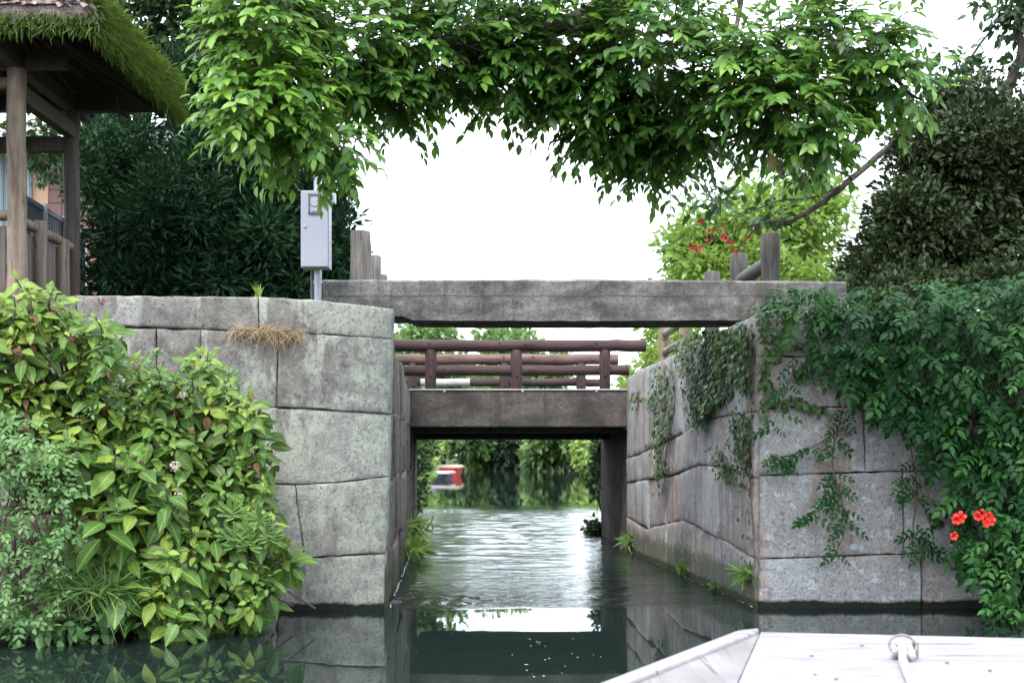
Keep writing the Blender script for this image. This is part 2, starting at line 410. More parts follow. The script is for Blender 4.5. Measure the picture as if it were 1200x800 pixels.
def sprays(lv, tw, blobs, leaf=(.09, .022), tl=.34, nl=9, hub=None, droop=.45, tint=.4):
    """real twigs, leaves set alternately and hanging, the youngest at the tip"""
    for c, r, m in blobs:
        c = np.array(c); r = np.array(r)
        d, q = in_blob(m, .25)
        O = c+q*r*.88
        A = unit(d*np.array([1, 1, .6])+.5*rvec(m)+np.array([0, -.25, -.12]))
        bt = np.clip(rng.normal(tint, .16, m), 0, 1)
        ln = tl*rng.uniform(.65, 1.2, m)
        for j in range(nl):
            t = (j+.6)/nl
            pos = O+A*(ln*t)[:, None]+np.array([0, 0, -1])*(droop*ln*t*t*.5)[:, None]
            side = unit(np.cross(A, np.array([0, 0, 1.])))*(1 if j % 2 else -1)
            if j == nl-1: side = side*.1
            D = unit(A*.75+side*.75+np.array([0, 0, -.24])+.30*rvec(m))
            U = unit(np.array([0, -.25, 1.])+.5*d+.45*rvec(m))
            s = rng.uniform(.6, 1.3, m)*(1 if j < nl-2 else .85)
            lv.add(pos, D, U, leaf[0]*s, leaf[1]*s, bt+rng.normal(0, .12, m)+(.30*t**2))
        if tw is not None:
            for i in range(0, m, 3):
                a = Vector(O[i]); b = a+Vector(A[i])*ln[i]; b.z -= droop*ln[i]*.5
                tw.tube([a-Vector(A[i])*.12, a.lerp(b, .5)+Vector((0, 0, .02)), b], [.005, .004, .002], 4, cap=False)

def limb(mb, pts, r0, r1, n=8, wob=.04, sub=5):
    """tapered crooked branch through the given points (Catmull-Rom)"""
    p = [Vector(q) for q in pts]; p = [p[0]*2-p[1]]+p+[p[-1]*2-p[-2]]
    out = []
    for i in range(1, len(p)-2):
        for k in range(sub):
            t = k/sub; a, b, c, d = p[i-1], p[i], p[i+1], p[i+2]
            q = .5*((2*b)+(c-a)*t+(2*a-5*b+4*c-d)*t*t+(3*b-a-3*c+d)*t**3)
            out.append(q+Vector((random.uniform(-wob, wob), random.uniform(-wob, wob), random.uniform(-wob, wob)))*r0*4)
    out.append(p[-2]); m = len(out)
    mb.tube(out, [r0+(r1-r0)*(i/(m-1))**.8 for i in range(m)], n, .06)
    return out

# ------------------------------------------------------------------ setting: water, banks
def m_water():
    m, n, l, p = newmat('canal_water'); pos = geo_pos(n)
    p.inputs['Base Color'].default_value = (.011, .019, .016, 1); p.inputs['Roughness'].default_value = .015
    p.inputs['IOR'].default_value = 1.333; p.inputs['Specular IOR Level'].default_value = .5
    sx = n.new('ShaderNodeSeparateXYZ'); l.new(pos, sx.inputs[0])
    yy = math_(n, l, 'ADD', sx.outputs[1], math_(n, l, 'MULTIPLY', noise(n, l, .8, 3, .5, pos), .9))
    a = n.new('ShaderNodeMapRange'); a.inputs[1].default_value = 9.45; a.inputs[2].default_value = 9.7; l.new(yy, a.inputs[0])
    b = n.new('ShaderNodeMapRange'); b.inputs[1].default_value = 24; b.inputs[2].default_value = 27.5; b.inputs[3].default_value = 1; b.inputs[4].default_value = 0; l.new(yy, b.inputs[0])
    # the run is roughest at its near end
    c = n.new('ShaderNodeMapRange'); c.inputs[1].default_value = 9; c.inputs[2].default_value = 14; c.inputs[3].default_value = 1.0; c.inputs[4].default_value = .55; l.new(yy, c.inputs[0])
    run = math_(n, l, 'MULTIPLY', math_(n, l, 'MULTIPLY', a.outputs[0], b.outputs[0]), c.outputs[0])
    w2 = noise(n, l, 16, 3, .6, mapping(n, l, pos, (.7, 1.1, 1)), .6)
    hw = math_(n, l, 'MULTIPLY', math_(n, l, 'MULTIPLY', w2, .20), run)
    calm = math_(n, l, 'MULTIPLY', noise(n, l, 1.6, 2, .5, mapping(n, l, pos, (1, .8, 1))), .03)
    far = n.new('ShaderNodeMapRange'); far.inputs[1].default_value = 26; far.inputs[2].default_value = 60; far.inputs[3].default_value = 0; far.inputs[4].default_value = .10; l.new(sx.outputs[1], far.inputs[0])
    fw = math_(n, l, 'MULTIPLY', noise(n, l, 2.5, 3, .55, mapping(n, l, pos, (.5, 1, 1))), far.outputs[0])
    h = math_(n, l, 'ADD', math_(n, l, 'ADD', hw, calm), fw)
    bump(n, l, p, h, 1.0, .030); return m
# the running water in the gap is real waves; all round it the water lies flat
wx0, wx1, wy0, wy1 = -2.0, 2.3, 8.7, 28.0
gx = np.linspace(wx0, wx1, 128); gy = [wy0]
while gy[-1] < wy1: gy.append(gy[-1]+.028+.0035*(gy[-1]-wy0))
gy[-1] = wy1; gy = np.array(gy); GX, GY = np.meshgrid(gx, gy)
sm = lambda a, b, v: np.clip((v-a)/(b-a), 0, 1)**2*(3-2*np.clip((v-a)/(b-a), 0, 1))
def wsum(n, l0, l1, ang, srms):
    h = np.zeros_like(GX)
    for _ in range(n):
        L = l0*(l1/l0)**rng.random(); a = rng.normal(0, ang); k = 2*math.pi/L
        am = srms*math.sqrt(2/n)/k
        ph = k*(GX*math.sin(a)+GY*math.cos(a))+rng.uniform(0, 6.28)
        env = .6+.4*np.sin(GX*rng.uniform(.5, 2.5)+GY*rng.uniform(-1.2, 1.2)+rng.uniform(0, 6.28))
        h += am*env*np.sin(ph)
    return h
front = 9.22+.10*np.sin(GX*1.7+.6)+.05*np.sin(GX*4.1)-.12*(GX+.9)*.4
env = sm(0, .22, GY-front)*(1-sm(23, 26.5, GY+.6*np.sin(GX*1.3)))
near = np.exp(-np.clip(GY-front, 0, 9)/.9)
patch = .55+.45*np.sin(GX*1.9+1.1*np.sin(GY*.9))*np.sin(GY*1.3+GX*.8)
grow = .42+.58*sm(11.5, 17, GY)          # the run is smoothest where it leaves the gap
left = .35+.65*(1-sm(-.5, .5, GX))
H = env*((wsum(34, .35, 1.1, .5, .058)*(.75+.35*patch)+wsum(30, .16, .4, .8, .085)*(.5+.6*patch))*grow+wsum(40, .09, .26, .9, .34)*near*left*(.6+.5*patch))
edge_ = np.minimum(sm(wx0, wx0+.2, GX), 1-sm(wx1-.2, wx1, GX)); H *= edge_
mb = MB(); mb.v = [tuple(q) for q in np.stack([GX, GY, H], -1).reshape(-1, 3)]
W_ = len(gx)
for i in range(len(gy)-1):
    for k in range(W_-1):
        a = i*W_+k; mb.f.append((a, a+1, a+W_+1, a+W_))
for q in ((-400, -200, 400, wy0), (-400, wy1, 400, 700), (-400, wy0, wx0, wy1), (wx1, wy0, 400, wy1)):
    mb.poly([(q[0], q[1], 0), (q[2], q[1], 0), (q[2], q[3], 0), (q[0], q[3], 0)])
mb.build('canal_water', m_water(), kind='structure', smooth=True, sharp=180)

def strip(rows, name, mat, nz=0.0):
    mb = MB(); w_ = len(rows[0])
    for r in rows:
        for p in r: mb.v.append((p[0]+random.uniform(-nz, nz), p[1]+random.uniform(-nz, nz), p[2]+random.uniform(-nz, nz)))
    for i in range(len(rows)-1):
        for j in range(w_-1):
            a = i*w_+j; mb.f.append((a, a+1, a+w_+1, a+w_))
    return mb.build(name, mat, smooth=True, kind='structure')
# the high banks behind the walls, then the low banks of the open water beyond the footbridge
strip([[(-90, y, 2.2), (-12, y, 2.1), (-5, y, z+.02), (x-.35, y, z), (x-.12, y, z)] for y, x, z in
       ((9.12, -.95, 2.03), (11, -1.0, 1.94), (13, -1.06, 1.86), (15, -1.14, 1.74), (17.3, -1.36, 1.7))], 'left_bank_ground', M['ground'], .012)
strip([[(x+.12, y, z), (x+.4, y, z), (5, y, z+.05), (12, y, 2.1), (90, y, 2.2)] for y, x, z in
       ((9.25, 1.78, 2.03), (11, 1.63, 2.0), (13, 1.47, 1.95), (15, 1.35, 1.78), (17.3, 1.22, 1.7))], 'right_bank_ground', M['ground'], .012)
strip([[(-150, y, 2.2), (-14, y, 1.6), (x-1.0, y, .55), (x-.3, y, .25), (x, y, -.1)] for y, x in
       ((17.3, -1.45), (22, -1.85), (30, -2.5), (45, -3.6), (60, -4.9), (75, -6.3), (86, -7.0), (120, -8))], 'left_shore', M['ground'], .03)
strip([[(x, y, -.1), (x+.4, y, .25), (x+1.2, y, .55), (20, y, 1.6), (150, y, 2.2)] for y, x in
       ((17.3, 1.4), (22, 2.4), (30, 3.6), (45, 5.0), (60, 6.0), (75, 6.3), (86, 6.0), (120, 6))], 'right_shore', M['ground'], .03)
strip([[(-120, y, z), (-6, y, z), (0, y, z), (6, y, z), (120, y, z)] for y, z in ((86, -.1), (87.5, .5), (110, 1.2), (500, 2))], 'far_shore', M['ground'], .04)
# earth under the plants at the foot of both walls
def mound(name, xs, yf, ztop, mat=M['earth']):
    rows = []
    for x in xs:
        f = yf(x); t = ztop(x)
        rows.append([(x, f-.02, -.12), (x, f+.05, .06), (x, f+.35*(8.88-f), t*.35), (x, f+.7*(8.88-f), t*.75), (x, 8.95, t)])
    strip(rows, name, mat, .025)
mound('left_foot_bank', [-14, -9, -6, -4.5, -3.6, -3.1, -2.7, -2.35, -2.1, -1.9, -1.75], lambda x: 7.45 if x < -2.8 else 7.45+(x+2.8)*.95, lambda x: .75 if x < -2.8 else max(.02, .75-(x+2.8)*.68))
mound('right_foot_bank', [3.35, 3.5, 3.7, 4, 5, 7, 10, 15], lambda x: 8.75-min(.6, (x-3.35)*1.2), lambda x: min(.35, .02+(x-3.35)*.6))

# ------------------------------------------------------------------ masonry
class Plane:
    def __init__(s, a, b):                 # vertical wall through a and b (x,y); outward normal to the right of a->b
        s.o = Vector((a[0], a[1], 0)); s.u = Vector((b[0]-a[0], b[1]-a[1], 0)).normalized(); s.n = Vector((s.u.y, -s.u.x, 0))
    def px(s, x, y):                       # photo pixel -> (u, z) on the wall
        d = Vector(((x-600)/F, 1, -(y-530)/F)); c = Vector((0, 0, CH))
        t = (s.o-c).dot(s.n)/d.dot(s.n); p = c+d*t
        return ((p-s.o).dot(s.u), p.z)
    def w(s, u, z, d=0): return s.o+s.u*u+Vector((0, 0, z))+s.n*d

class Masonry:
    def __init__(s): s.v = []; s.f = []; s.t = []
    def block(s, pl, uz, gap=.004, bev=.016, proud=None, rough=.007, prv=.010, dome=.004):
        uz = [np.array(q, float) for q in uz]
        ar = sum(a[0]*b[1]-b[0]*a[1] for a, b in zip(uz, uz[1:]+uz[:1]))
        if ar < 0: uz = uz[::-1]
        pts = []
        for a, b in zip(uz, uz[1:]+uz[:1]):
            L = np.linalg.norm(b-a)
            if L < 1e-4: continue
            k = max(1, int(L/.055))
            for i in range(k):
                j = 0 if i == 0 else 1
                pts.append(a+(b-a)*i/k+j*rng.normal(0, .0022, 2))
        P = np.array(pts); n = len(P)
        e = np.roll(P, -1, 0)-np.roll(P, 1, 0); e /= np.linalg.norm(e, axis=1)[:, None]+1e-9
        inn = np.stack([-e[:, 1], e[:, 0]], 1)
        c = P.mean(0); pr = rng.uniform(-prv, prv) if proud is None else proud
        tx, tz = rng.normal(0, .008, 2)
        b0 = len(s.v); tint = rng.random()
        rings = [(P+inn*gap, -.14), (P+inn*gap, -bev*1.1), (P+inn*(gap+bev*.35), -bev*.35), (P+inn*(gap+bev), 0)]
        q = rings[-1][0]
        for k in (.86, .62, .34, .12): rings.append((c+(q-c)*k, dome*(1-k*k)))
        for ri, (r, d) in enumerate(rings):
            for p in r:
                dd = d+pr+tx*(p[0]-c[0])+tz*(p[1]-c[1])+(rng.normal(0, rough*.35) if 1 <= ri <= 3 else 0)
                s.v.append(tuple(pl.w(p[0], p[1], dd)))
        for i in range(len(rings)-1):
            for k in range(n):
                k2 = (k+1) % n; a = b0+i*n
                s.f.append((a+k, a+k2, a+n+k2, a+n+k))
        s.f.append(tuple(b0+(len(rings)-1)*n+k for k in range(n)))
        s.t += [tint]*(n*len(rings))
    def courses(s, pl, lines, joints, conv=True, **kw):
        """lines: boundary polylines top to bottom; joints: for each course the x at its top/bottom line"""
        def yat(ln, x): return float(np.interp(x, [q[0] for q in ln], [q[1] for q in ln]))
        for i, js in enumerate(joints):
            t, b = lines[i], lines[i+1]
            for (x0t, x0b), (x1t, x1b) in zip(js, js[1:]):
                top = [(x0t, yat(t, x0t))]+[q for q in t if x0t+4*conv < q[0] < x1t-4*conv]+[(x1t, yat(t, x1t))]
                bot = [(x0b, yat(b, x0b))]+[q for q in b if x0b+4*conv < q[0] < x1b-4*conv]+[(x1b, yat(b, x1b))]
                poly = top+bot[::-1]
                s.block(pl, [pl.px(*q) for q in poly] if conv else poly, **kw)
    def build(s, name, mat, parent):
        me = bpy.data.meshes.new(name); me.from_pydata(s.v, [], s.f); me.update(); me.shade_smooth()
        a = me.attributes.new('tint', 'FLOAT', 'POINT'); a.data.foreach_set('value', np.array(s.t, np.float32))
        try: me.set_sharp_from_angle(angle=R(65))
        except Exception: pass
        return link(name, me, mat, parent)

# left abutment
LF = Plane((-9, 8.92), (-.889, 8.92))
LI = Plane((-.889, 8.92), (-1.29, 17.3))
wl = thing('stone_wall', 'lichen-green granite abutment wall on the left side of the water gap, behind the leafy shrubs', 'stone wall', (-2, 9.2, 0))
ms = Masonry()
XL = -420
ln = [[(XL, 340), (130, 346), (300, 347), (362, 350), (461, 361)],
      [(XL, 380), (140, 383), (330, 389), (460, 397)],
      [(XL, 470), (310, 477), (365, 479), (458, 485)],
      [(XL, 562), (300, 566), (350, 568), (400, 565), (456, 558)],
      [(XL, 650), (340, 655), (452, 648)],
      [(XL, 735), (449, 735)]]
cop = Masonry()
cop.courses(LF, ln[0:2], [[(XL, XL), (-150, -150), (90, 90), (302, 303), (461, 460)]], bev=.012, gap=.003)
ms.courses(LF, ln[1:], [
    [(XL, XL), (-250, -250), (-40, -40), (183, 183), (235, 236), (327, 324), (460, 458)],
    [(XL, XL), (-180, -180), (60, 60), (296, 300), (458, 456)],
    [(XL, XL), (-260, -260), (0, 0), (200, 200), (346, 356), (456, 452)],
    [(XL, XL), (-120, -120), (120, 120), (322, 326), (452, 449)]], bev=.011, gap=.003)
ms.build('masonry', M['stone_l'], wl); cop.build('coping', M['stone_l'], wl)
ms = Masonry()
for zi, (z0, z1) in enumerate(((-.12, .38), (.38, .9), (.9, 1.4), (1.4, 2.1))):
    u = .02
    while u < 8.3:
        d = rng.uniform(.25, .6); u1 = min(8.38, u+d)
        def tp(uu, z): return min(z, 2.09-.054*uu) if z > 1.9 else z+.03*math.sin(uu*3+zi)
        ms.block(LI, [(u, tp(u, z0)), (u1, tp(u1, z0)), (u1, tp(u1, z1)), (u, tp(u, z1))], rough=.012, bev=.018, prv=.018, dome=.008)
        u = u1
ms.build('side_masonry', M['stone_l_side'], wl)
mb = MB()
for pl, L, h0, h1 in ((LF, 8.05, 2.06, 2.03), (LI, 8.35, 2.04, 1.60)):
    a = len(mb.v)
    for u, h in ((0, h0), (L, h1)):
        for d in (-.05, -.35):
            for z in (-.3, h): mb.v.append(tuple(pl.w(u if pl is LF else u+.05, z, d)))
    mb.f += [tuple(a+i for i in q) for q in ((0,1,5,4),(2,6,7,3),(1,3,7,5),(0,4,6,2),(0,2,3,1),(4,5,7,6))]
mb.build('wall_core', M['core'], wl)

# right abutment
RF = Plane((1.741, 9.07), (9, 9.0))
RI = Plane((1.28, 14.5), (1.741, 9.07))
wr = thing('stone_wall', 'grey granite abutment wall on the right side of the water gap, hung with ivy and vines', 'stone wall', (2.5, 9.4, 0))
ms = Masonry(); XR = 1500
ln = [[(888, 364), (XR, 362)], [(889, 418), (XR, 414)], [(890, 478), (XR, 470)], [(890, 557), (1050, 552), (XR, 550)],
      [(890, 655), (1080, 648), (XR, 646)], [(890, 735), (XR, 735)]]
ms.courses(RF, ln, [
    [(888, 889), (1008, 1008), (1160, 1160), (1330, 1330), (XR, XR)],
    [(889, 890), (985, 985), (1130, 1130), (1300, 1300), (XR, XR)],
    [(890, 890), (1012, 1014), (1140, 1140), (1290, 1290), (XR, XR)],
    [(890, 890), (1058, 1060), (1200, 1200), (1360, 1360), (XR, XR)],
    [(890, 890), (1080, 1080), (1260, 1260), (XR, XR)]], bev=.012, gap=.0035)
ms.build('masonry', M['stone_r'], wr)
ms = Masonry()
ln = [[(734, 442), (742, 437), (790, 415), (840, 391), (886, 367)],
      [(734, 537), (752, 531), (771, 521), (800, 507), (820, 492), (840, 489), (886, 482)],
      [(734, 566), (758, 562), (790, 556), (815, 545), (851, 547), (886, 559)],
      [(734, 606), (758, 619), (779, 614), (798, 609), (817, 618), (851, 635), (886, 655)],
      [(734, 655), (779, 678), (817, 697), (851, 714), (886, 733)]]
ms.courses(RI, ln, [
    [(734, 734), (746, 745), (757, 758), (771, 770), (785, 787), (800, 800), (818, 819), (834, 833), (852, 853), (870, 869), (886, 886)],
    [(734, 734), (752, 752), (766, 767), (790, 788), (815, 815), (833, 832), (851, 851), (868, 869), (886, 886)],
    [(734, 734), (746, 747), (760, 760), (779, 779), (800, 801), (824, 823), (841, 842), (862, 862), (886, 886)],
    [(734, 734), (745, 747), (758, 760), (781, 782), (798, 798), (812, 813), (833, 832), (856, 857), (886, 886)]], rough=.010, bev=.016, gap=.002, prv=.016, dome=.007)
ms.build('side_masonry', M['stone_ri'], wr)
mb = MB()
for pl, u0, u1, h0, h1 in ((RF, .06, 5.3, 2.02, 2.02), (RI, 0, 5.4, 1.82, 2.02)):
    a = len(mb.v)
    for u, h in ((u0, h0), (u1, h1)):
        for d in (-.05, -.35):
            for z in (-.3, h): mb.v.append(tuple(pl.w(u, z, d)))
    mb.f += [tuple(a+i for i in q) for q in ((0,1,5,4),(2,6,7,3),(1,3,7,5),(0,4,6,2),(0,2,3,1),(4,5,7,6))]
mb.build('wall_core', M['core'], wr)

# ripple highlights painted as white strips along the walls, plus floating bubble flecks
def m_foam_glints():
    m, n, l, p = newmat('foam_glints'); p.inputs['Base Color'].default_value = (.72, .75, .78, 1); p.inputs['Roughness'].default_value = .6; return m
mb = MB()
for pl, u0, u1, off in ((LI, .1, 4.6, .03), (RI, .6, 5.3, .035)):
    u = u0
    while u < u1:
        d = rng.uniform(.05, .4)
        if rng.random() < .75:
            k = 7; c = []
            wds = [rng.uniform(.002, .009) for _ in range(k)]
            for i in range(k): c.append(pl.w(u+d*i/(k-1), .006, off+.006*math.sin(9*u+i)))
            b = len(mb.v)
            for i in range(k):
                mb.v += [tuple(c[i]-pl.n*wds[i]*.6), tuple(c[i]+pl.n*wds[i]+Vector((0, 0, .004)))]
            for i in range(k-1): mb.f.append((b+2*i, b+2*i+1, b+2*i+3, b+2*i+2))
        u += d*1.05
for _ in range(34):
    px, py = (rng.normal(630, 45), rng.uniform(733, 796)) if _ < 30 else (rng.uniform(470, 720), rng.uniform(718, 797))
    d = F*CH/(py-530); p = at(px, py, d); a = rng.uniform(.002, .0055); b = len(mb.v)
    for k in range(7): mb.v.append((p.x+a*1.3*math.cos(k*.9), d+a*math.sin(k*.9), .004+.0006*(_ % 3)))
    mb.f.append(tuple(range(b, b+7)))
tag(mb.build('foam_glints', m_foam_glints()), 'white ripple glints painted as strips at the foot of the stone walls and bubble flecks on the still water', 'foam_glints', kind='stuff')

# ------------------------------------------------------------------ near slab bridge
mb = MB(); nx = 46
x0, x1 = at(378, 0, 10.0).x, at(992, 0, 10.0).x
for i in range(nx+1):
    t = i/nx; x = x0+(x1-x0)*t
    sag = -.02*math.sin(math.pi*min(1, max(0, (t-.12)/.72)))
    j = lambda: rng.normal(0, .0016)
    zb = 2.135+sag*.4+(.03 if t < .16 else 0); zt = 2.452+sag*-.1-.03*max(0, t-.6)
    for p in ((x, 10.0, zb), (x, 10.0, zt-.02), (x, 10.03, zt), (x, 10.55, zt), (x, 10.58, zt-.02), (x, 10.58, zb), (x, 10.29, zb)):
        mb.v.append((p[0], p[1]+j(), p[2]+j()))
for i in range(nx):
    for k in range(7):
        k2 = (k+1) % 7; mb.f.append((i*7+k2, i*7+k, (i+1)*7+k, (i+1)*7+k2))
mb.f += [tuple(range(7)), tuple(nx*7+k for k in reversed(range(7)))]
tag(mb.build('slab_bridge', M['slab'], smooth=True, sharp=50), 'long weathered stone slab spanning the gap between the two granite walls', 'slab bridge')

# ------------------------------------------------------------------ footbridge behind
fb = thing('footbridge', 'concrete footbridge with reddish-brown log railings behind the stone slab', 'bridge', (0, 15.8, 1.8))
YF, YB = 14.4, 17.2
mb = MB(); mb.box((.095, (YF+YB)/2, 1.594), (2.56, YB-YF, .412)); mb.build('deck', M['conc'], fb, bevel=.012)
mb = MB(); mb.box((.04, YB-.65, 1.327), (2.5, .9, .118)); mb.box((.04, YF+.75, 1.36), (2.5, .5, .054)); mb.build('girder', M['dkconc'], fb)
mb = MB(); mb.box((.095, YF+.01, 1.808), (2.56, .05, .014))
for x in (-.76, .12, .95): mb.box((x, YF-.008, 1.795), (.02, .012, .03))
mb.build('flashing', M['flash'], fb)
mb = MB()
for sgn, xa, xb in ((1, 1.305, 1.20), (-1, -1.17, -1.30)):
    mb = MB(); a = 0
    for x, y in ((xa, YF+.12), (xb, YB+.1)):
        for dx in (0, .5*sgn):
            for z in (-.3, 1.375): mb.v.append((x+dx, y, z))
    mb.f += [tuple(a+i for i in q) for q in ((0,1,5,4),(2,6,7,3),(1,3,7,5),(0,4,6,2),(0,2,3,1),(4,5,7,6))]
    mb.build('abutment', M['conc'], fb, bevel=.02)
def railing(Y, rails, posts, rp):
    rl = bpy.data.objects.new('railing', None); COL.objects.link(rl); rl.parent = fb
    for (xa, xb, z, r, dy, mt) in rails:
        b = log(MB(), (xa, Y+dy, z), (xb, Y+dy, z+random.uniform(-.008, .008)), r)
        for k in range(int((xb-xa)/.4)):             # knots
            kx = xa+.2+k*.4+random.uniform(-.1, .1); kz = random.uniform(-.3, .5)*r
            b.tube([(kx, Y+dy-math.sqrt(max(0, r*r-kz*kz))+.004, z+kz), (kx, Y+dy-r-.004, z+kz)], [.016, .010], 7)
        b.build('log_rail', M[mt], rl, smooth=True)
    for x, zt in posts:
        b = log(MB(), (x, Y, 1.78), (x, Y, zt), rp)
        b.tube([(x+.005, Y-rp+.004, 1.98), (x+.005, Y-rp-.014, 1.98)], [.02, .016], 8)
        b.build('log_post', M['red_post'], rl, smooth=True)
railing(14.62, [(-1.62, 1.53, 2.315, .070, 0, 'red_log'), (-1.38, 1.34, 2.035, .060, .05, 'red_log')],
        [(-.93, 2.27), (.05, 2.27), (1.06, 2.27)], .064)
railing(16.75, [(-1.6, 1.39, 2.315, .072, 0, 'pale_log'), (-.55, 1.2, 2.02, .052, .04, 'red_log'), (-1.2, -.55, 2.02, .050, .04, 'white_log'), (-1.5, -1.2, 2.02, .052, .04, 'red_log')],
        [(-1.3, 2.27), (-.10, 2.27), (.90, 2.27)], .066)

# ------------------------------------------------------------------ log fences on the banks
def fence(name, label, pts, mat, rails, r, rr, group=None):
    t = thing(name, label, 'fence', (pts[0][0], pts[0][1], pts[0][2]), group)
    for (x, y, z0, z1, k) in pts:
        log(MB(), (x, y, z0), (x, y, z1), r*k, 14).build('post', mat, t, smooth=True)
    for i, (a, b) in enumerate(zip(pts, pts[1:])):
        for z in rails:
            log(MB(), (a[0], a[1]+r, z), (b[0], b[1]-r, z), rr).build('rail', mat, t, smooth=True)
    return t
fence('log_fence', 'grey round-post fence on the left bank at the end of the stone slab', [(-1.27, 10.72, 1.95, 2.95, 1), (-1.31, 12.05, 1.9, 2.95, .9), (-1.36, 13.2, 1.85, 2.93, .9)], M['grey_log'], (2.55,), .086, .05)
fence('log_fence', 'dark round-post fence on the right bank under the red-flowered branch', [(2.165, 10.72, 1.95, 2.93, 1), (2.13, 12.0, 1.95, 2.96, 1), (2.04, 13.05, 1.9, 2.94, 1)], M['dark_log'], (2.70,), .080, .06)
fence('pole_fence', 'tan pole fence beside the right end of the log-railed footbridge', [(1.70, 14.3, 1.8, 2.9, 1), (1.74, 12.9, 1.9, 2.75, .8)], M['bamboo'], (2.42, 2.22), .068, .042)

# ------------------------------------------------------------------ electric meter cabinet
c = at(370, 0, 9.75)
mc = thing('meter_cabinet', 'grey steel electric meter cabinet on a galvanised pole behind the left wall', 'meter cabinet', (c.x, c.y, 2.0))
p0 = at(371, 0, 9.8).x
MB().tube([(p0, 9.86, 1.95), (p0, 9.86, 3.0), (p0, 9.86, 4.3)], .031, 16).build('pole', M['galv'], mc, smooth=True)
zt, zb = at(0, 224, 9.7).z, at(0, 314, 9.7).z; xl, xr = at(353, 0, 9.7).x, at(386, 0, 9.7).x
cb = MB().box(((xl+xr)/2, 9.75, (zt+zb)/2), (xr-xl, .15, zt-zb)).build('cabinet', M['cab'], mc, bevel=.006)
MB().box(((xl+xr)/2, 9.668, (zt+zb)/2), (xr-xl-.012, .012, zt-zb-.012)).build('door', M['cab'], cb, bevel=.003)
wx, wz = at(369, 0, 9.66).x, at(0, 239, 9.66).z
mb = MB()
for dx, dz, sx_, sz_ in ((-.043, 0, .01, .15), (.043, 0, .01, .15), (0, .07, .096, .01), (0, -.07, .096, .01)): mb.box((wx+dx, 9.657, wz+dz), (sx_, .012, sz_))
wn = mb.build('window', M['cabdark'], cb)
MB().box((wx, 9.662, wz), (.078, .006, .132)).build('glass', M['glass'], cb)
mb = MB().tube([(wx, 9.659, wz+.01), (wx, 9.648, wz+.01)], [.034, .03], 14); mb.box((wx, 9.654, wz-.042), (.05, .008, .03)); mb.build('meter', M['cab'], cb)
MB().tube([(xl+.035, 9.664, at(0, 266, 9.7).z), (xl+.035, 9.652, at(0, 266, 9.7).z)], .009, 10).build('lock', M['galv'], cb)
MB().box((xr+.022, 9.76, at(0, 231, 9.7).z), (.036, .06, .075)).build('junction_box', M['galv'], mc, bevel=.004)
MB().tube([(p0-.045, 9.86, 1.95), (p0-.045, 9.86, zb+.02)], .012, 8).build('conduit', M['cabdark'], mc, smooth=True)
for z in (zb-.10, zt+.12): MB().tube([(p0, 9.86, z), (p0, 9.86, z+.025)], .036, 14).build('clamp', M['galv'], mc)

# ------------------------------------------------------------------ pavilion
pv = thing('pavilion', 'wooden shelter with a mossy thatched roof at the left edge', 'pavilion', (-4.8, 10.5, 2.08))
PX, X2, PY, PY2, GZ = -3.87, -6.6, 10.0, 11.25, 2.0
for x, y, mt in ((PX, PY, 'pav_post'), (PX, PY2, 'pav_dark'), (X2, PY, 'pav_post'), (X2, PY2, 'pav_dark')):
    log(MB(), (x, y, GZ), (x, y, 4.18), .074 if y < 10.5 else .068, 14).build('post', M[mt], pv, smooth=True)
ez, ex0, ex1, ey0, ey1 = 4.17, -7.5, -3.02, 9.35, 11.7
mb = MB()
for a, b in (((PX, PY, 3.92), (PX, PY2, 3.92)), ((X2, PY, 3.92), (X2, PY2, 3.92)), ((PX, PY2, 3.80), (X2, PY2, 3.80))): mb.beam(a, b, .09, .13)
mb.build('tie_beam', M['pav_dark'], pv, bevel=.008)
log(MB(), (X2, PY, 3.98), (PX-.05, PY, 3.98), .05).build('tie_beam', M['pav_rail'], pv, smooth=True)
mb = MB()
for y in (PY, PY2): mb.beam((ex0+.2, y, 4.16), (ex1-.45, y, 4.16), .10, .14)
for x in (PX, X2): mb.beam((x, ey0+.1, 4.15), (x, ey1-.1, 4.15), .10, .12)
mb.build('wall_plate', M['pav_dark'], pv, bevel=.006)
mb = MB()
rz_, ry = 4.80, (ey0+ey1)/2; rxa, rxb = ex0+1.1, ex1-1.1
for k in range(14):
    x = ex0+.15+k*(ex1-ex0-.3)/13
    for y0 in (ey0+.04, ey1-.04):
        mb.beam((x, y0, ez-.005), (min(max(x, rxa), rxb), ry, rz_-.07), .045, .05)
for k in range(7):
    y = ey0+.2+k*(ey1-ey0-.4)/6
    for xe, xr_ in ((ex1-.04, rxb), (ex0+.04, rxa)): mb.beam((xe, y, ez-.005), (xr_, ry+(y-ry)*.1, rz_-.07), .045, .05)
mb.build('rafter', M['pav_dark'], pv)
# lining boards, then the thick bark thatch over them
mb = MB(); E = [(ex0, ey0), (ex1, ey0), (ex1, ey1), (ex0, ey1)]
A, B = Vector((rxa, ry, rz_)), Vector((rxb, ry, rz_))
def hip(mb, dz, k):
    e = [Vector((x*k+(1-k)*(ex0+ex1)/2, y*k+(1-k)*(ey0+ey1)/2, ez+dz)) for x, y in E]
    a, b = A+Vector((0, 0, dz)), B+Vector((0, 0, dz))
    return e, a, b
e, a, b = hip(mb, .03, .985)
for q in ((e[0], e[1], b, a), (e[1], e[2], b), (e[2], e[3], a, b), (e[3], e[0], a)): mb.poly(q)
mb.build('roof_lining', M['pav_dark'], pv)
mb = MB()
e1, a1, b1 = hip(mb, .055, 1.0); e2 = [Vector((p.x*1.012, p.y+(.02 if p.y > ry else -.02), ez+.20)) for p in e1]
def edge(p, q, n): return [p.lerp(q, i/n) for i in range(n+1)]
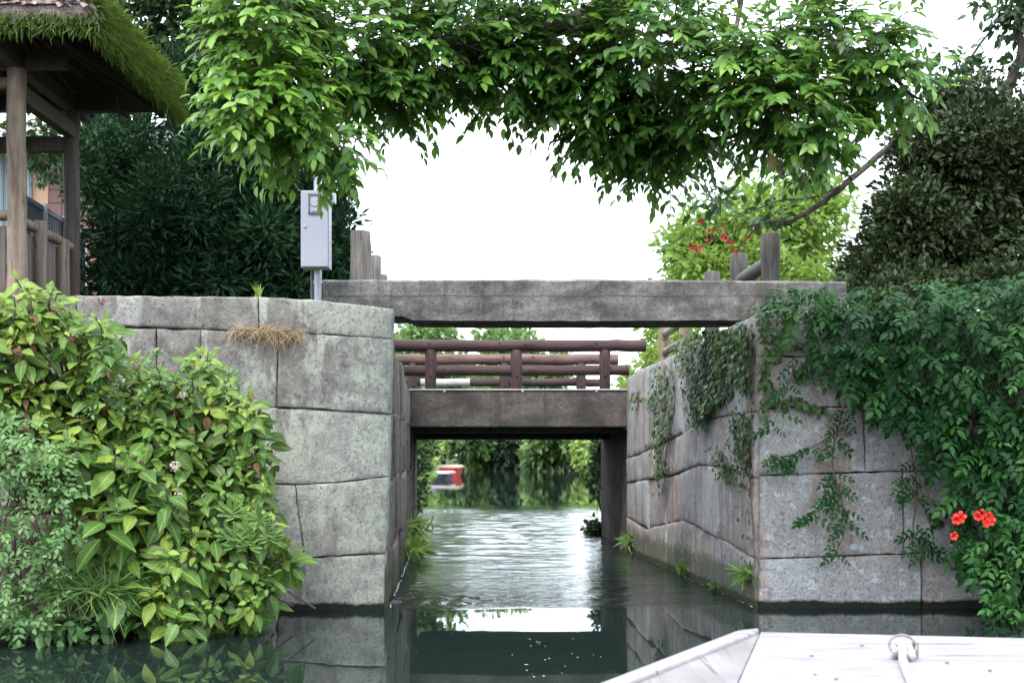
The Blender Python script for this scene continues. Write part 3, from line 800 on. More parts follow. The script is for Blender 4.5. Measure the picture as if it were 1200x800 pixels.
def sheet(lo, hi, tdrop, m=10, nz=.02):
    b_ = len(mb.v); k = len(lo)
    for j in range(m+1):
        for i in range(k):
            p = lo[i].lerp(hi[i], j/m); nn = 0 if j in (0,) else 1
            mb.v.append((p.x+random.uniform(-nz, nz)*nn, p.y+random.uniform(-nz, nz)*nn, p.z+.05*math.sin(math.pi*j/m)+random.uniform(-nz, nz)*nn))
    for j in range(m):
        for i in range(k-1):
            q = b_+j*k+i; mb.f.append((q, q+1, q+k+1, q+k))
n_ = 50
sheet(edge(e1[0], e1[1], n_), edge(e2[0], e2[1], n_), 0, 3, .012); sheet(edge(e1[1], e1[2], n_), edge(e2[1], e2[2], n_), 0, 3, .012)
sheet(edge(e1[2], e1[3], n_), edge(e2[2], e2[3], n_), 0, 3, .012); sheet(edge(e1[3], e1[0], n_), edge(e2[3], e2[0], n_), 0, 3, .012)
A2, B2 = A+Vector((0, 0, .12)), B+Vector((0, 0, .12))
sheet(edge(e2[0], e2[1], n_), edge(A2, B2, n_), 0, 12); sheet(edge(e2[2], e2[3], n_), edge(B2, A2, n_), 0, 12)
sheet(edge(e2[1], e2[2], n_), [B2]*(n_+1), 0, 12); sheet(edge(e2[3], e2[0], n_), [A2]*(n_+1), 0, 12)
mb.poly(e1[::-1]) if False else None
th = mb.build('thatch', M['thatch'], pv)
# chips of bark lying on the front slope
lv = Leaves(T_S); k = 2600
u = rng.random(k); v = rng.random(k)**1.3
lo = np.array(e2[0])+(np.array(e2[1])-np.array(e2[0]))*u[:, None]; hi = np.array(A2)+(np.array(B2)-np.array(A2))*u[:, None]
Pp = lo+(hi-lo)*v[:, None]+np.array([0, 0, .02])
lv.add(Pp, unit(np.array([0, -.8, -.2])+.7*rvec(k)), unit(np.array([0, -.4, 1])+.4*rvec(k)), .10*rng.uniform(.5, 1.3, k), .022*rng.uniform(.6, 1.4, k), rng.random(k))
M['chip'] = m_leaf('bark_chip', (.10, .07, .06), (.26, .19, .17), (.46, .37, .35), .02, .9)
lv.build('bark_chips', M['chip'], th, fold=.05, curve=.1)
lv = Leaves(T_S)
def mossrow(p, q, k, depth, out, lmin, lmax, tnt=.5, z0=.0, z1=.2, up=.0):
    p, q = np.array(p), np.array(q); u = rng.random(k)
    base = p+(q-p)*u[:, None]; base[:, 2] += rng.uniform(z0, z1, k)
    base -= np.array(out)*rng.uniform(0, depth, k)[:, None]*np.array([1, 1, 0]); base[:, 2] += 0
    D = unit(np.array(out)*1.0+np.array([0, 0, -.55+up])+.55*rvec(k))
    lv.add(base, D, unit(np.array([0, 0, 1.])+np.array(out)*.6+.5*rvec(k)), rng.uniform(lmin, lmax, k), rng.uniform(.003, .007, k), rng.normal(tnt, .25, k))
mossrow(e1[1], e1[2], 11000, .10, (1, 0, 0), .06, .15, .42, -.06, .16)
mossrow(e1[1], e1[2], 4200, .22, (.8, 0, .5), .06, .14, .7, .10, .24, .4)
mossrow(e1[0], e1[1], 2600, .05, (0, -1, 0), .07, .15, .55, -.03, .10)
lv.build('moss', L_['moss'], th, fold=.1, curve=-.35)
# side rail of the shelter
for x, y, zt in ((PX+.02, 10.42, 2.98), (PX+.02, 10.95, 2.92)):
    log(MB(), (x, y, GZ), (x, y, zt), .062, 12).build('fence_post', M['pav_rail'], pv, smooth=True)
mb = MB(); log(mb, (PX, PY+.05, 2.92), (PX, PY2, 2.90), .042); mb.build('side_rail', M['pav_rail'], pv, smooth=True)
mb = MB(); log(mb, (X2, PY, 2.95), (PX-.05, PY, 2.95), .042); mb.build('front_rail', M['pav_rail'], pv, smooth=True)
mb = MB()
for k in range(11): mb.box((PX-.02, PY+.12+k*.105, 2.42), (.022, .095, .86))
mb.build('side_planks', M['plank'], pv, bevel=.003)
mb = MB()
for k in range(24): mb.box((PX-.14-k*.112, PY+.02, 2.42), (.10, .022, .90))
mb.build('front_planks', M['plank'], pv, bevel=.003)

# ------------------------------------------------------------------ house and its dark fence, far left
hs = thing('house', 'peach and brown-tiled house seen between the shelter posts', 'house', at(20, 0, 25)*1.0)
hs.location.z = 2.1
def m_tile():
    m, n, l, p = newmat('brown_tile'); pos = geo_pos(n)
    b = n.new('ShaderNodeTexBrick'); b.offset = 0
    l.new(mapping(n, l, pos, (1, 1, 1), (0, 0, 0), (R(90), 0, 0)), b.inputs[0])
    b.inputs['Color1'].default_value = (.22, .105, .10, 1); b.inputs['Color2'].default_value = (.26, .13, .125, 1); b.inputs['Mortar'].default_value = (.10, .05, .05, 1)
    b.inputs['Scale'].default_value = 1; b.inputs['Mortar Size'].default_value = .018; b.inputs['Brick Width'].default_value = .42; b.inputs['Row Height'].default_value = .26
    l.new(b.outputs[0], p.inputs['Base Color']); p.inputs['Roughness'].default_value = .6; return m
def wallbox(xa, xb, z0, z1, Y, d): return MB().box(((xa+xb)/2, Y+d/2, (z0+z1)/2), (xb-xa, d, z1-z0))
Yh = 25.0; hx = lambda p: at(p, 0, Yh).x; hz = lambda p: at(0, p, Yh).z
wallbox(hx(-260), hx(36.5), 1.9, hz(150), Yh, 6).build('white_wall', m_plain('white_siding', (.62, .68, .74), .6, .06, 3), hs)
wallbox(hx(36.8), hx(55), 1.9, hz(150), Yh+.05, 6).build('peach_wall', m_plain('peach_render', (.68, .40, .26), .8, .06, 3), hs)
wallbox(hx(55.2), hx(118), 1.9, hz(150), Yh+.08, 6).build('tiled_wall', m_tile(), hs)
mb = MB()
for p in (-20, 3, 8, 29, 36): mb.box((hx(p), Yh-.01, (hz(168)+hz(300))/2), (.06, .05, hz(168)-hz(300)))
mb.box((hx(-60), Yh-.02, hz(168)), (3.6, .09, .08)); mb.build('window_frame', m_plain('frame_grey', (.18, .22, .26), .5), hs)
MB().box((hx(-6), Yh-.004, (hz(172)+hz(262))/2), (.34, .02, 1.5)).build('window', m_plain('window_blue', (.45, .58, .66), .1), hs)
mb = MB(); z0, z1 = hz(178), hz(105); xa, xb = hx(-280), hx(160)
P_ = [(xa, Yh-.9, z0), (xb, Yh-.9, z0), (xb, Yh+7, z0), (xa, Yh+7, z0)]
ridge = [(xa, Yh+3, z1), (xb, Yh+3, z1)]
for dz in (0, .13):
    Q = [Vector(p)+Vector((0, 0, dz)) for p in P_]; Rr = [Vector(p)+Vector((0, 0, dz)) for p in ridge]
    mb.poly((Q[0], Q[1], Rr[1], Rr[0])); mb.poly((Q[2], Q[3], Rr[0], Rr[1]))
mb.poly((P_[0], P_[1], (xb, Yh-.9, z0+.13), (xa, Yh-.9, z0+.13)))
mb.poly((P_[1], P_[2], ridge[1])); mb.build('roof', m_wood('grey_roof_tile', (.16, .165, .17), (.30, .31, .33), 10, 'x', .6, .4), hs)
MB().box(((xa+xb)/2, Yh-.98, z0+.03), (xb-xa, .12, .10)).build('gutter', m_plain('gutter_pale', (.62, .66, .72), .5), hs)
ft = thing('metal_fence', 'dark slatted metal fence behind the shelter, in front of the house', 'fence', (-4.6, 12.3, 2.1))
mb = MB()
for k in range(26): mb.box((-4.50-.004*k, 11.7+k*.08, 2.78), (.02, .06, 1.3))
mb.beam((-4.5, 11.66, 3.45), (-4.6, 13.75, 3.45), .04, .05); mb.build('slat_panel', m_plain('dark_paint', (.035, .045, .055), .4), ft)
for k in range(4): MB().box((-4.485-.03*k, 11.7+k*.66, 2.75), (.045, .045, 1.5)).build('post', M['galv'], ft)

# ------------------------------------------------------------------ trees behind
def trunk_tree(name, label, cat, base, blobs, mat, leafkw, r0=.16, tm=T_S, fold=.25, curve=-.2, group=None, barkm=None, hub=None):
    t = thing(name, label, cat, base, group)
    sub = []
    for bc, br, bn in blobs:
        bc_, br_ = np.array(bc), np.array(br); sub.append((bc, tuple(br_*.72), int(bn*.35)))
        for d in rvec(9):
            sub.append((tuple(bc_+d*br_*.70), tuple(br_*rng.uniform(.28, .46)), max(3, int(bn*.085))))
    lv = Leaves(tm); clumps(lv, sub, **leafkw); lv.build('crown', mat, t, fold, curve)
    mb = MB(); c = hub or blobs[0][0]
    c = Vector(c); b = Vector(base)
    path = limb(mb, [b-Vector((0, 0, .2)), b.lerp(c, .35)+Vector((random.uniform(-.1, .1), 0, 0)), b.lerp(c, .7), c], r0, r0*.45)
    for bc, br, _ in blobs:
        bc = Vector(bc)
        st = path[random.randrange(len(path)//3, len(path)-1)]
        for k in range(2):
            e = bc+Vector((random.uniform(-.6, .6)*br[0], random.uniform(-.6, .6)*br[1], random.uniform(-.3, .6)*br[2]))
            limb(mb, [st, st.lerp(e, .5)+Vector((0, 0, -.08)), e], r0*.35, r0*.06, 6)
    mb.build('trunk', barkm or M['bark'], t, smooth=True)
    return t
def B(px, py, Y, rx, ry, rd, n):           # crown ellipsoid from its place and size in the photo
    c = at(px, py, Y); k = Y/F
    return (tuple(c), (rx*k, rd, ry*k), n)
# the dark conifer
trunk_tree('podocarpus_tree', 'very dark dense conifer behind the left wall, left of the meter cabinet', 'tree', (-2.95, 13.4, 1.98),
    [B(240, 270, 13.2, 120, 110, 1.1, 620), B(160, 240, 13.4, 75, 110, .9, 300), B(300, 190, 13.4, 90, 100, .9, 340), B(330, 300, 13.0, 80, 75, .8, 300),
     B(240, 130, 13.8, 70, 80, .8, 240), B(180, 330, 12.9, 90, 50, .8, 240), B(380, 240, 13.2, 38, 60, .5, 120), B(395, 310, 13.1, 28, 40, .4, 70), B(290, 340, 12.8, 110, 35, .7, 200)],
    L_['dark'], dict(leaf=(.115, .015), spread=.18, per=20, up=.3, tint=(.38, .25), droop=.05, shell=.35), .2)
trunk_tree('leafy_tree', 'dark broad-leaved tree rising behind the thatched shelter', 'tree', (-5.4, 16.5, 2.0),
    [B(190, 30, 16, 110, 60, 1.3, 240), B(120, 100, 16.3, 70, 70, 1.2, 160), B(50, 175, 15.8, 50, 30, .6, 28), B(250, 60, 16.2, 50, 45, .8, 70), B(130, -60, 16.5, 230, 70, 1.6, 260), B(125, 190, 16, 40, 40, .8, 60), B(20, 60, 17, 90, 80, 1.0, 160)],
    L_['mid'], dict(leaf=(.11, .032), spread=.24, per=18, up=.6, tint=(.4, .25), droop=.3, shell=.3), .2)
# small sapling foliage right of the cabinet
trunk_tree('leafy_shrub', 'pale green feathery shrub behind the grey post at the left end of the slab', 'shrub', (-2.2, 15.5, 1.8),
    [B(392, 300, 15.2, 22, 45, .4, 60), B(405, 330, 15, 24, 25, .4, 40)], L_['far'], dict(leaf=(.10, .02), spread=.2, per=16, up=.4, tint=(.55, .25), shell=.2), .04)
# dark brown-green bush on the right bank
trunk_tree('evergreen_bush', 'dense brownish dark-green evergreen above the vine on the right', 'bush', (3.5, 10.9, 2.0),
    [B(1110, 230, 10.8, 105, 95, .85, 640), B(1170, 180, 10.9, 90, 85, .85, 420), B(1060, 290, 10.6, 70, 60, .6, 330), B(1120, 145, 11, 65, 50, .6, 240), B(1180, 300, 10.5, 110, 65, .7, 420), B(1100, 345, 10.2, 110, 30, .6, 300), B(1030, 320, 10.5, 40, 35, .4, 130), B(1290, 230, 10.8, 110, 130, .9, 420)],
    L_['bush'], dict(leaf=(.062, .017), spread=.10, per=22, up=.5, tint=(.45, .3), droop=.1, shell=.4), .12)
# light green tree beyond the right fence
trunk_tree('light_green_tree', 'bright yellow-green tree beyond the dark-posted fence on the right', 'tree', (5.0, 21, 1.7),
    [B(890, 280, 20.5, 110, 70, 1.2, 330), B(820, 300, 20, 55, 50, .9, 140), B(940, 260, 21, 70, 60, 1, 180), B(880, 330, 19.8, 110, 35, 1, 180), B(790, 390, 19.5, 40, 50, .7, 80), B(960, 330, 20, 60, 50, 1, 120)],
    L_['light'], dict(leaf=(.13, .036), spread=.28, per=18, up=.6, tint=(.5, .25), droop=.3, shell=.2), .12)

# upper-right airy tree
t = thing('sparse_tree', 'sparse branches with scattered leaves against the sky at the upper right corner', 'tree', (4.6, 12.2, 2.0))
mb = MB(); Y = 12.0
limb(mb, [(4.6, 12.2, 1.9), at(1170, 200, Y), at(1178, 120, Y), at(1196, 60, Y), at(1194, 20, Y), at(1215, -60, Y)], .09, .022)
for pts in ([(1172, 180), (1120, 110), (1140, 65), (1165, 30), (1172, 10)], [(1180, 130), (1150, 95), (1100, 97)], [(1180, 110), (1195, 90), (1230, 86)], [(1190, 150), (1183, 120), (1175, 95)], [(1130, 95), (1110, 125), (1085, 130)]):
    limb(mb, [at(x, y, Y+random.uniform(-.15, .15)) for x, y in pts], .022, .006, 6)
mb.build('trunk', M['bark'], t, smooth=True)
lv = Leaves(T_OV)
clumps(lv, [B(1190, 15, Y, 26, 28, .3, 40), B(1160, 5, Y, 20, 14, .2, 8), B(1125, 68, Y, 22, 10, .2, 8), B(1150, 85, Y, 26, 12, .2, 9), B(1190, 92, Y, 18, 16, .2, 8), B(1110, 110, Y, 36, 20, .3, 26), B(1080, 90, Y, 26, 14, .2, 9), B(1178, 110, Y, 8, 10, .1, 4), B(1260, 20, Y, 60, 60, .6, 40)], leaf=(.10, .026), spread=.13, per=7, up=.7, tint=(.3, .25), droop=.3, shell=.1)
lv.build('crown', L_['mid'], t)

# ------------------------------------------------------------------ trees round the far water
far = [
 ('light green waterside tree left of the log railing, showing just over it', [B(500, 392, 42, 38, 16, 1.5, 90), B(470, 420, 42, 40, 30, 1.5, 120), B(515, 430, 44, 40, 36, 1.6, 120)], (-3.9, 43, .4), 'far'),
 ('round green tree showing over the middle of the log railing', [B(600, 400, 88, 42, 18, 3, 110), B(590, 450, 87, 60, 55, 3.5, 260), B(645, 440, 88, 26, 34, 3, 100)], (0, 90, .6), 'far'),
 ('dark tree at the far end of the water, middle of the bridge opening', [B(600, 490, 84, 34, 50, 3, 260), B(585, 520, 83, 26, 26, 2, 110)], (-.4, 85, .5), 'fard'),
 ('dark tree standing behind the red boat', [B(520, 480, 80, 36, 50, 3, 230), B(545, 505, 81, 26, 36, 2.4, 130)], (-4.4, 82, .5), 'far'),
 ('light green willow bush right of the white gable on the far shore', [B(568, 532, 84, 13, 20, 1, 70), B(575, 520, 84.5, 12, 18, 1, 50)], (-1.6, 85.5, .4), 'farl'),
 ('bright green tree leaning over the water at the right of the bridge opening', [B(650, 520, 74, 30, 24, 2.2, 200), B(632, 530, 75, 16, 16, 1.4, 70), B(690, 508, 72, 34, 30, 2.4, 220)], (4.6, 77, .5), 'far'),
 ('shadowy green tree behind the bright one leaning over the water', [B(668, 525, 79, 30, 24, 2, 160), B(640, 500, 82, 36, 36, 2.4, 220)], (4.2, 83, .5), 'fard'),
 ('pale drooping willow at the right edge of the bridge opening', [B(692, 533, 62, 18, 18, 1.2, 130), B(708, 525, 60, 26, 26, 1.6, 150)], (4.5, 61, .4), 'farl'),
 ('low wide tree on the far shore behind the right end of the footbridge', [B(690, 515, 90, 36, 26, 3, 120), B(735, 505, 88, 50, 34, 3.4, 200)], (8.4, 90, .6), 'far'),
 ('pale reeds and willow shoots along the left shore by the red boat', [B(492, 548, 40, 10, 24, .7, 90), B(486, 535, 44, 14, 26, .8, 90), B(505, 530, 56, 10, 16, .8, 60)], (-3.2, 42, .3), 'farl'),
 ('mid-green tree on the left shore right behind the pale reeds', [B(500, 505, 60, 30, 34, 1.8, 200), B(470, 490, 58, 40, 50, 2, 200)], (-5.6, 60, .4), 'far'),
]
far.append(('low hedge-like tree row closing the far end of the water', [B(560, 524, 96, 60, 26, 1.6, 260), B(650, 524, 96, 60, 24, 1.6, 260)], (0, 97, .6), 'far'))
for lab, bl, base, mt in far:
    Y = bl[0][0][1]; k = Y/80
    trunk_tree('far_tree' if 'tree' in lab else 'shore_bush', lab, 'tree' if 'tree' in lab else 'bush', base, bl, L_[mt],
               dict(leaf=(.42*k, .13*k), spread=.55*k, per=16, up=.5, tint=(.45, .28), droop=.25, shell=.25), .16*k, group='trees round the far water')
# plants by the left end of the footbridge, in the opening
trunk_tree('bank_plant', 'leafy plant hanging at the left inside edge of the bridge opening', 'plant', (-1.5, 19, .3),
    [B(487, 535, 19, 12, 14, .25, 26), B(484, 575, 19, 10, 26, .25, 30), B(500, 522, 20, 16, 8, .3, 24)], L_['mid'], dict(leaf=(.10, .03), spread=.13, per=12, tint=(.7, .25), shell=.1), .02)
trunk_tree('bank_plant', 'small leafy plant clinging to the right inside edge of the bridge opening', 'plant', (1.32, 18, .3),
    [B(700, 560, 17.7, 7, 30, .15, 26), B(697, 622, 17.4, 7, 8, .12, 12), B(704, 525, 17.7, 6, 18, .15, 16)], L_['mid'], dict(leaf=(.08, .026), spread=.11, per=9, tint=(.4, .25), shell=.1), .015)
trunk_tree('bank_shrub', 'yellow-green shrub beside the right end of the log railing', 'shrub', (2.4, 17.6, 1.7),
    [B(748, 446, 17, 24, 9, .3, 40), B(770, 425, 17.5, 20, 18, .4, 40), B(800, 400, 18, 20, 20, .4, 50)], L_['light'], dict(leaf=(.09, .028), spread=.13, per=12, tint=(.6, .25), shell=.1), .03)
# far house and posts on the shore
fh = thing('shore_house', 'tiny white-gabled building on the far shore behind the water', 'house', at(549, 548, 88))
mb = MB(); c = at(549, 0, 88); mb.box((c.x, 88.6, 1.2), (1.8, 1.2, 2.0)); mb.v += [(c.x-.9, 88.0, 2.2), (c.x+.9, 88.0, 2.2), (c.x, 88.0, 2.75)]; mb.f.append((8, 9, 10))
mb.build('wall', m_plain('far_white', (.72, .74, .78), .7), fh)
mb = MB()
for sx_ in (-1, 1): mb.poly([(c.x+sx_*1.05, 87.8, 2.14), (c.x, 87.8, 2.84), (c.x, 89.3, 2.84), (c.x+sx_*1.05, 89.3, 2.14)])
mb.build('roof', m_plain('far_roof', (.20, .21, .23), .7), fh)
for px, py, hh, lab in ((541, 546, 1.9, 'weathered stake in the far water left of the white gable'), (574, 546, 1.5, 'weathered stake in the far water right of the willow bush'), (621, 550, 2.8, 'tall pale stake in the far water before the dark trees')):
    c = at(px, py, 84); mb = log(MB(), (c.x, 84, -.3), (c.x+.05, 84, hh), .17, 9); mb.box((c.x+.02, 84, hh-.2), (.42, .1, .1)); tag(mb.build('mooring_stake', M['grey_log'], smooth=True), lab, 'stake', 'stakes in the far water')

# ------------------------------------------------------------------ the red boat
c = at(521, 558, 58)
rb = thing('red_boat', 'small red boat with a flat tan cover moored at the left shore', 'boat', (c.x, 58, 0))
def hull(mb, cx, cy, L, Wd, z0, z1, rz, rake=.18, n=9, lf=.25):
    b = len(mb.v); cz, sz = math.cos(rz), math.sin(rz)
    for i in range(n):
        t = i/(n-1)*2-1; wd = Wd/2*(1-max(0, abs(t)-.55)**2*2.2); lift = lf*max(0, abs(t)-.6)
        for k, (f, z) in enumerate(((.72, z0+lift), (1, z1+lift*.6), (.9, z1+lift*.6), (.65, z0+.06+lift))):
            for s_ in (-1, 1):
                x, y = t*L/2*(1-rake*(1-f)), s_*wd*f; mb.v.append((cx+x*cz-y*sz, cy+x*sz+y*cz, z))
    for i in range(n-1):
        a, c_ = b+8*i, b+8*(i+1)
        for p, q in ((0, 2), (2, 4), (4, 6)):
            mb.f += [(a+p, c_+p, c_+q, a+q), (a+p+1, a+q+1, c_+q+1, c_+p+1)]
        mb.f += [(a, a+1, c_+1, c_), (a+6, c_+6, c_+7, a+7)]
    for a in (b, b+8*(n-1)): mb.f += [(a, a+2, a+3, a+1), (a+2, a+4, a+5, a+3), (a+4, a+6, a+7, a+5)]
mb = MB(); hull(mb, c.x+.18, 59.6, 3.6, 1.05, -.1, .40, R(88), lf=0); mb.build('hull', m_plain('red_paint', (.55, .035, .045), .4), rb)
mb = MB()
for k in range(3): mb.box((c.x+.20, 59.5, .43+k*.04), (3.3-.3*k, 1.06-.06*k, .045), R(88))
mb.build('cover', m_plain('tan_tarp', (.50, .42, .33), .8), rb)
c2 = at(514, 562, 52)
pb = thing('punt', 'low dark punt with a pale flat deck in front of the red boat', 'boat', (c2.x, 52, 0))
mb = MB(); hull(mb, c2.x-.02, 52.9, 2.6, 1.0, -.1, .22, R(86), lf=0); mb.build('hull', m_plain('dark_hull', (.03, .035, .05), .5), pb)
MB().box((c2.x-.02, 52.9, .28), (2.4, 1.05, .09), R(86)).build('deck', m_plain('pale_deck', (.50, .46, .45), .7), pb)
MB().box((c2.x-.42, 54.3, .52), (.3, .28, .46), R(72)).build('engine', m_plain('engine_grey', (.10, .13, .20), .5), pb, bevel=.05)

# ------------------------------------------------------------------ the overhanging tree
ot = thing('overhanging_tree', 'broad-leaved tree whose leafy branches arch over the water across the top', 'tree', (5.2, 10.2, 2.0))
hubs = [(315, 45, 6.9, 62, 80, .55, 130, .72), (318, 128, 6.8, 62, 48, .5, 120, .72), (390, 168, 6.8, 34, 22, .3, 22, .6), (410, 60, 7.4, 80, 75, .6, 130, .50), (450, 110, 7.5, 50, 30, .4, 50, .42),  # last value is tint: sunlight painted into left lobes, shade into low middle ones
        (510, 60, 7.7, 90, 66, .6, 140, .42), (590, 90, 7.9, 70, 45, .5, 90, .36), (640, 40, 7.9, 90, 70, .6, 140, .42), (690, 120, 8, 60, 50, .5, 110, .36), (735, 152, 8.2, 58, 42, .5, 100, .30), (775, 178, 8.4, 45, 28, .4, 60, .22), (800, 150, 8.0, 60, 50, .5, 90, .34),
        (760, 60, 7.7, 85, 70, .6, 130, .42), (860, 90, 7.4, 60, 50, .5, 90, .45), (920, 130, 7.2, 70, 45, .45, 110, .48), (900, 55, 7.3, 50, 30, .4, 40, .4), (985, 60, 7.4, 80, 55, .5, 120, .45), (1035, 95, 7.4, 50, 40, .4, 70, .45), (960, 165, 7.2, 40, 22, .3, 32, .45),
        (330, -60, 7.2, 120, 60, .8, 80, .5), (520, -50, 7.8, 140, 60, .9, 90, .4), (720, -50, 7.9, 140, 60, .9, 90, .4), (940, -60, 7.6, 90, 50, .8, 60, .4), (1120, -90, 8.2, 120, 60, 1, 60, .4)]
lv = Leaves(T_OV); tw = MB()
for px, py, Y, rx, ry_, rd, n, tn in hubs:
    sprays(lv, tw, [B(px, py-4, Y, rx, ry_*.92, rd, int(n*(1.65 if px < 800 else 1.25)))], leaf=(.080, .0205), tl=.24, nl=9, tint=tn-.06)
# one or two stray leaves hanging free
lv.build('crown', L_['over'], ot, fold=.28, curve=-.22)
limb(tw, [(5.2, 10.2, 1.8), (5.1, 10.0, 3.4), (4.9, 9.6, 5.0), (3.6, 9.0, 5.5), at(860, -70, 8.4), at(700, 20, 8.1), at(560, 40, 7.8), at(430, 80, 7.3), at(345, 110, 6.95)], .17, .018, 10)
limb(tw, [at(860, -70, 8.4), at(975, 20, 8.2), at(985, 120, 7.9), at(930, 162, 7.6), at(870, 158, 7.6), at(800, 175, 8.1), at(760, 190, 8.3)], .032, .010, 8)
for a, b in (((430, 80, 7.3), (412, 100, 7.1)), ((560, 40, 7.8), (515, 120, 7.7)), ((700, 20, 8.1), (640, 110, 8)), ((860, -70, 8.4), (860, 60, 7.6)), ((860, -70, 8.4), (985, 60, 7.5)), ((700, 20, 8.1), (735, 130, 8.1)), ((985, 60, 7.5), (1060, 105, 7.4))):
    p, q = at(*a), at(*b); limb(tw, [p, p.lerp(q, .5)+Vector((.05, 0, .06)), q, q+(q-p)*.3], .028, .006, 6)
tw.build('trunk', M['bark_l'], ot, smooth=True)
P0 = [at(935, 150, 7.1), at(905, 180, 7.2), at(912, 186, 7.2)]
for p in P0:
    lv = Leaves(T_OV); lv.add([tuple(p)], [(random.uniform(-.3, .3), -.3, -1)], [(0, -1, .3)], .11, .028, .5); lv.build('dead_leaf', L_['straw'], ot)

# ------------------------------------------------------------------ trumpet vine: bare limb with red flowers, and the curtain on the wall
def flower(mb, p, d, s):
    p, d = Vector(p), Vector(d).normalized(); u = d.orthogonal().normalized(); v = d.cross(u)
    mb.tube([p-d*s*1.3, p-d*s*.5, p], [s*.12, s*.22, s*.40], 8, cap=False)
    for k in range(5):
        a = 2*math.pi*k/5; o = u*math.cos(a)+v*math.sin(a); t = u*math.cos(a+1.57)+v*math.sin(a+1.57)
        q = [p+o*s*.38-t*s*.18, p+o*s*.75-t*s*.42+d*s*.18, p+o*s*1.08+d*s*.05, p+o*s*.75+t*s*.42+d*s*.18, p+o*s*.38+t*s*.18]
        mb.poly(q)
Y = 10.4
tv2 = thing('flowering_branch', 'crooked bare branch with red blossoms reaching left above the dark fence posts', 'branch', (3.7, 11.0, 2.0))
mb = MB()
limb(mb, [(3.7, 11.0, 1.9), at(1120, 260, 11.3), at(1075, 150, 11.0), at(1042, 172, 10.7), at(1003, 206, Y), at(965, 236, Y), at(930, 258, Y), at(905, 268, Y)], .042, .017, 8)
for pts in ([(985, 218), (950, 232), (915, 235), (880, 248), (850, 262), (838, 268)], [(930, 258), (890, 262), (850, 275), (815, 290)], [(945, 248), (948, 262), (935, 280)], [(1000, 208), (960, 195), (925, 205), (885, 225)], [(890, 262), (870, 285), (862, 300)]):
    limb(mb, [at(x, y, Y-.05) for x, y in pts], .011, .003, 5)
mb.build('stem', M['bark'], tv2, smooth=True)
for (x, y, s) in ((824, 260, .034), (833, 269, .03), (848, 265, .02), (851, 279, .045), (857, 283, .035), (811, 289, .04), (816, 292, .034), (831, 284, .022), (874, 278, .026), (861, 294, .028)):
    for k in range(3):
        f = MB(); flower(f, at(x, y, Y-.05)+Vector((random.uniform(-.03, .03), random.uniform(-.03, .03), random.uniform(-.02, .02))), (random.uniform(-1, 1), -1, random.uniform(-.8, .5)), s*.65)
        f.build('flower', M['orange'], tv2)
lv = Leaves(T_OV)
clumps(lv, [B(945, 205, Y, 46, 14, .3, 14), B(920, 190, Y, 30, 10, .25, 8), B(830, 235, Y, 26, 14, .3, 14), B(975, 185, Y, 24, 14, .2, 10), B(905, 250, Y, 30, 12, .2, 8)], leaf=(.085, .023), spread=.11, per=7, up=.6, tint=(.4, .25), droop=.3, shell=.1)
lv.build('leaf_spray', L_['mid'], tv2)

def pinnate(lv, st, P, D, U, L, tint, nl=4):
    """compound leaves: leaflets in pairs and one at the end"""
    n = len(P); D = unit(np.asarray(D)); U = unit(np.asarray(U)); Sd = unit(np.cross(D, U)); Nn = np.cross(Sd, D)
    for j in range(nl):
        t = (j+.7)/(nl+.2); drop = -.28*t*t
        pos = P+D*(L*t)[:, None]+Nn*(L*drop)[:, None]
        for s_ in (-1, 1):
            dd = unit(D*.55+Sd*s_*.85+Nn*(-.3)+.15*rvec(n))
            ll = L*.34*rng.uniform(.8, 1.15, n)
            lv.add(pos, dd, unit(Nn+.25*rvec(n)), ll, ll*.265, tint+rng.normal(0, .08, n))
    pos = P+D*L[:, None]+Nn*(L*-.28)[:, None]
    lv.add(pos, unit(D+Nn*-.5+.15*rvec(n)), unit(Nn+.2*rvec(n)), L*.36, L*.36*.265, tint+.05)

def inpoly(pts, poly):
    x, y = pts[:, 0], pts[:, 1]; ins = np.zeros(len(pts), bool); n = len(poly); j = n-1
    for i in range(n):
        xi, yi = poly[i]; xj, yj = poly[j]
        c_ = ((yi > y) != (yj > y)) & (x < (xj-xi)*(y-yi)/(yj-yi+1e-12)+xi); ins ^= c_; j = i
    return ins
def samp(poly, n):
    a = np.array(poly, float); lo, hi = a.min(0), a.max(0); out = np.zeros((0, 2))
    while len(out) < n:
        q = lo+(hi-lo)*rng.random((n*2, 2)); out = np.concatenate([out, q[inpoly(q, poly)]])
    return out[:n]
def pxw(q, Y): return np.stack([(q[:, 0]-600)/F*Y, Y, CH-(q[:, 1]-530)/F*Y], 1)

vn = thing('trumpet_vine', 'deep-green trumpet vine with red flowers cascading over the right wall to the water', 'vine', (3.4, 9.0, 2.0))
lv = Leaves(T_OV); st = MB()
curtain = [(1000, 362), (1050, 350), (1090, 342), (1200, 325), (1400, 320), (1400, 735), (1165, 728), (1160, 690), (1125, 645), (1112, 560), (1085, 505), (1050, 475), (1010, 450), (985, 430)]
for dep, n, tn in ((.02, 620, .32), (.16, 560, .42), (.32, 420, .5)):
    q = samp(curtain, n); z = CH-(q[:, 1]-530)/F*8.9
    bulge = dep+.42*np.clip((q[:, 0]-960)/240, 0, 1)*np.clip((z+.3)/2, 0.25, 1)*rng.uniform(.3, 1, n)
    Yv = 9.0-bulge; P = pxw(q, Yv)
    D = unit(np.array([-.15, -.75, -.5])+.75*rvec(n)); U = unit(np.array([0, -.45, 1.])+.45*rvec(n))
    pinnate(lv, st, P, D, U, rng.uniform(.14, .24, n), np.clip(rng.normal(tn, .28, n), 0, 1))
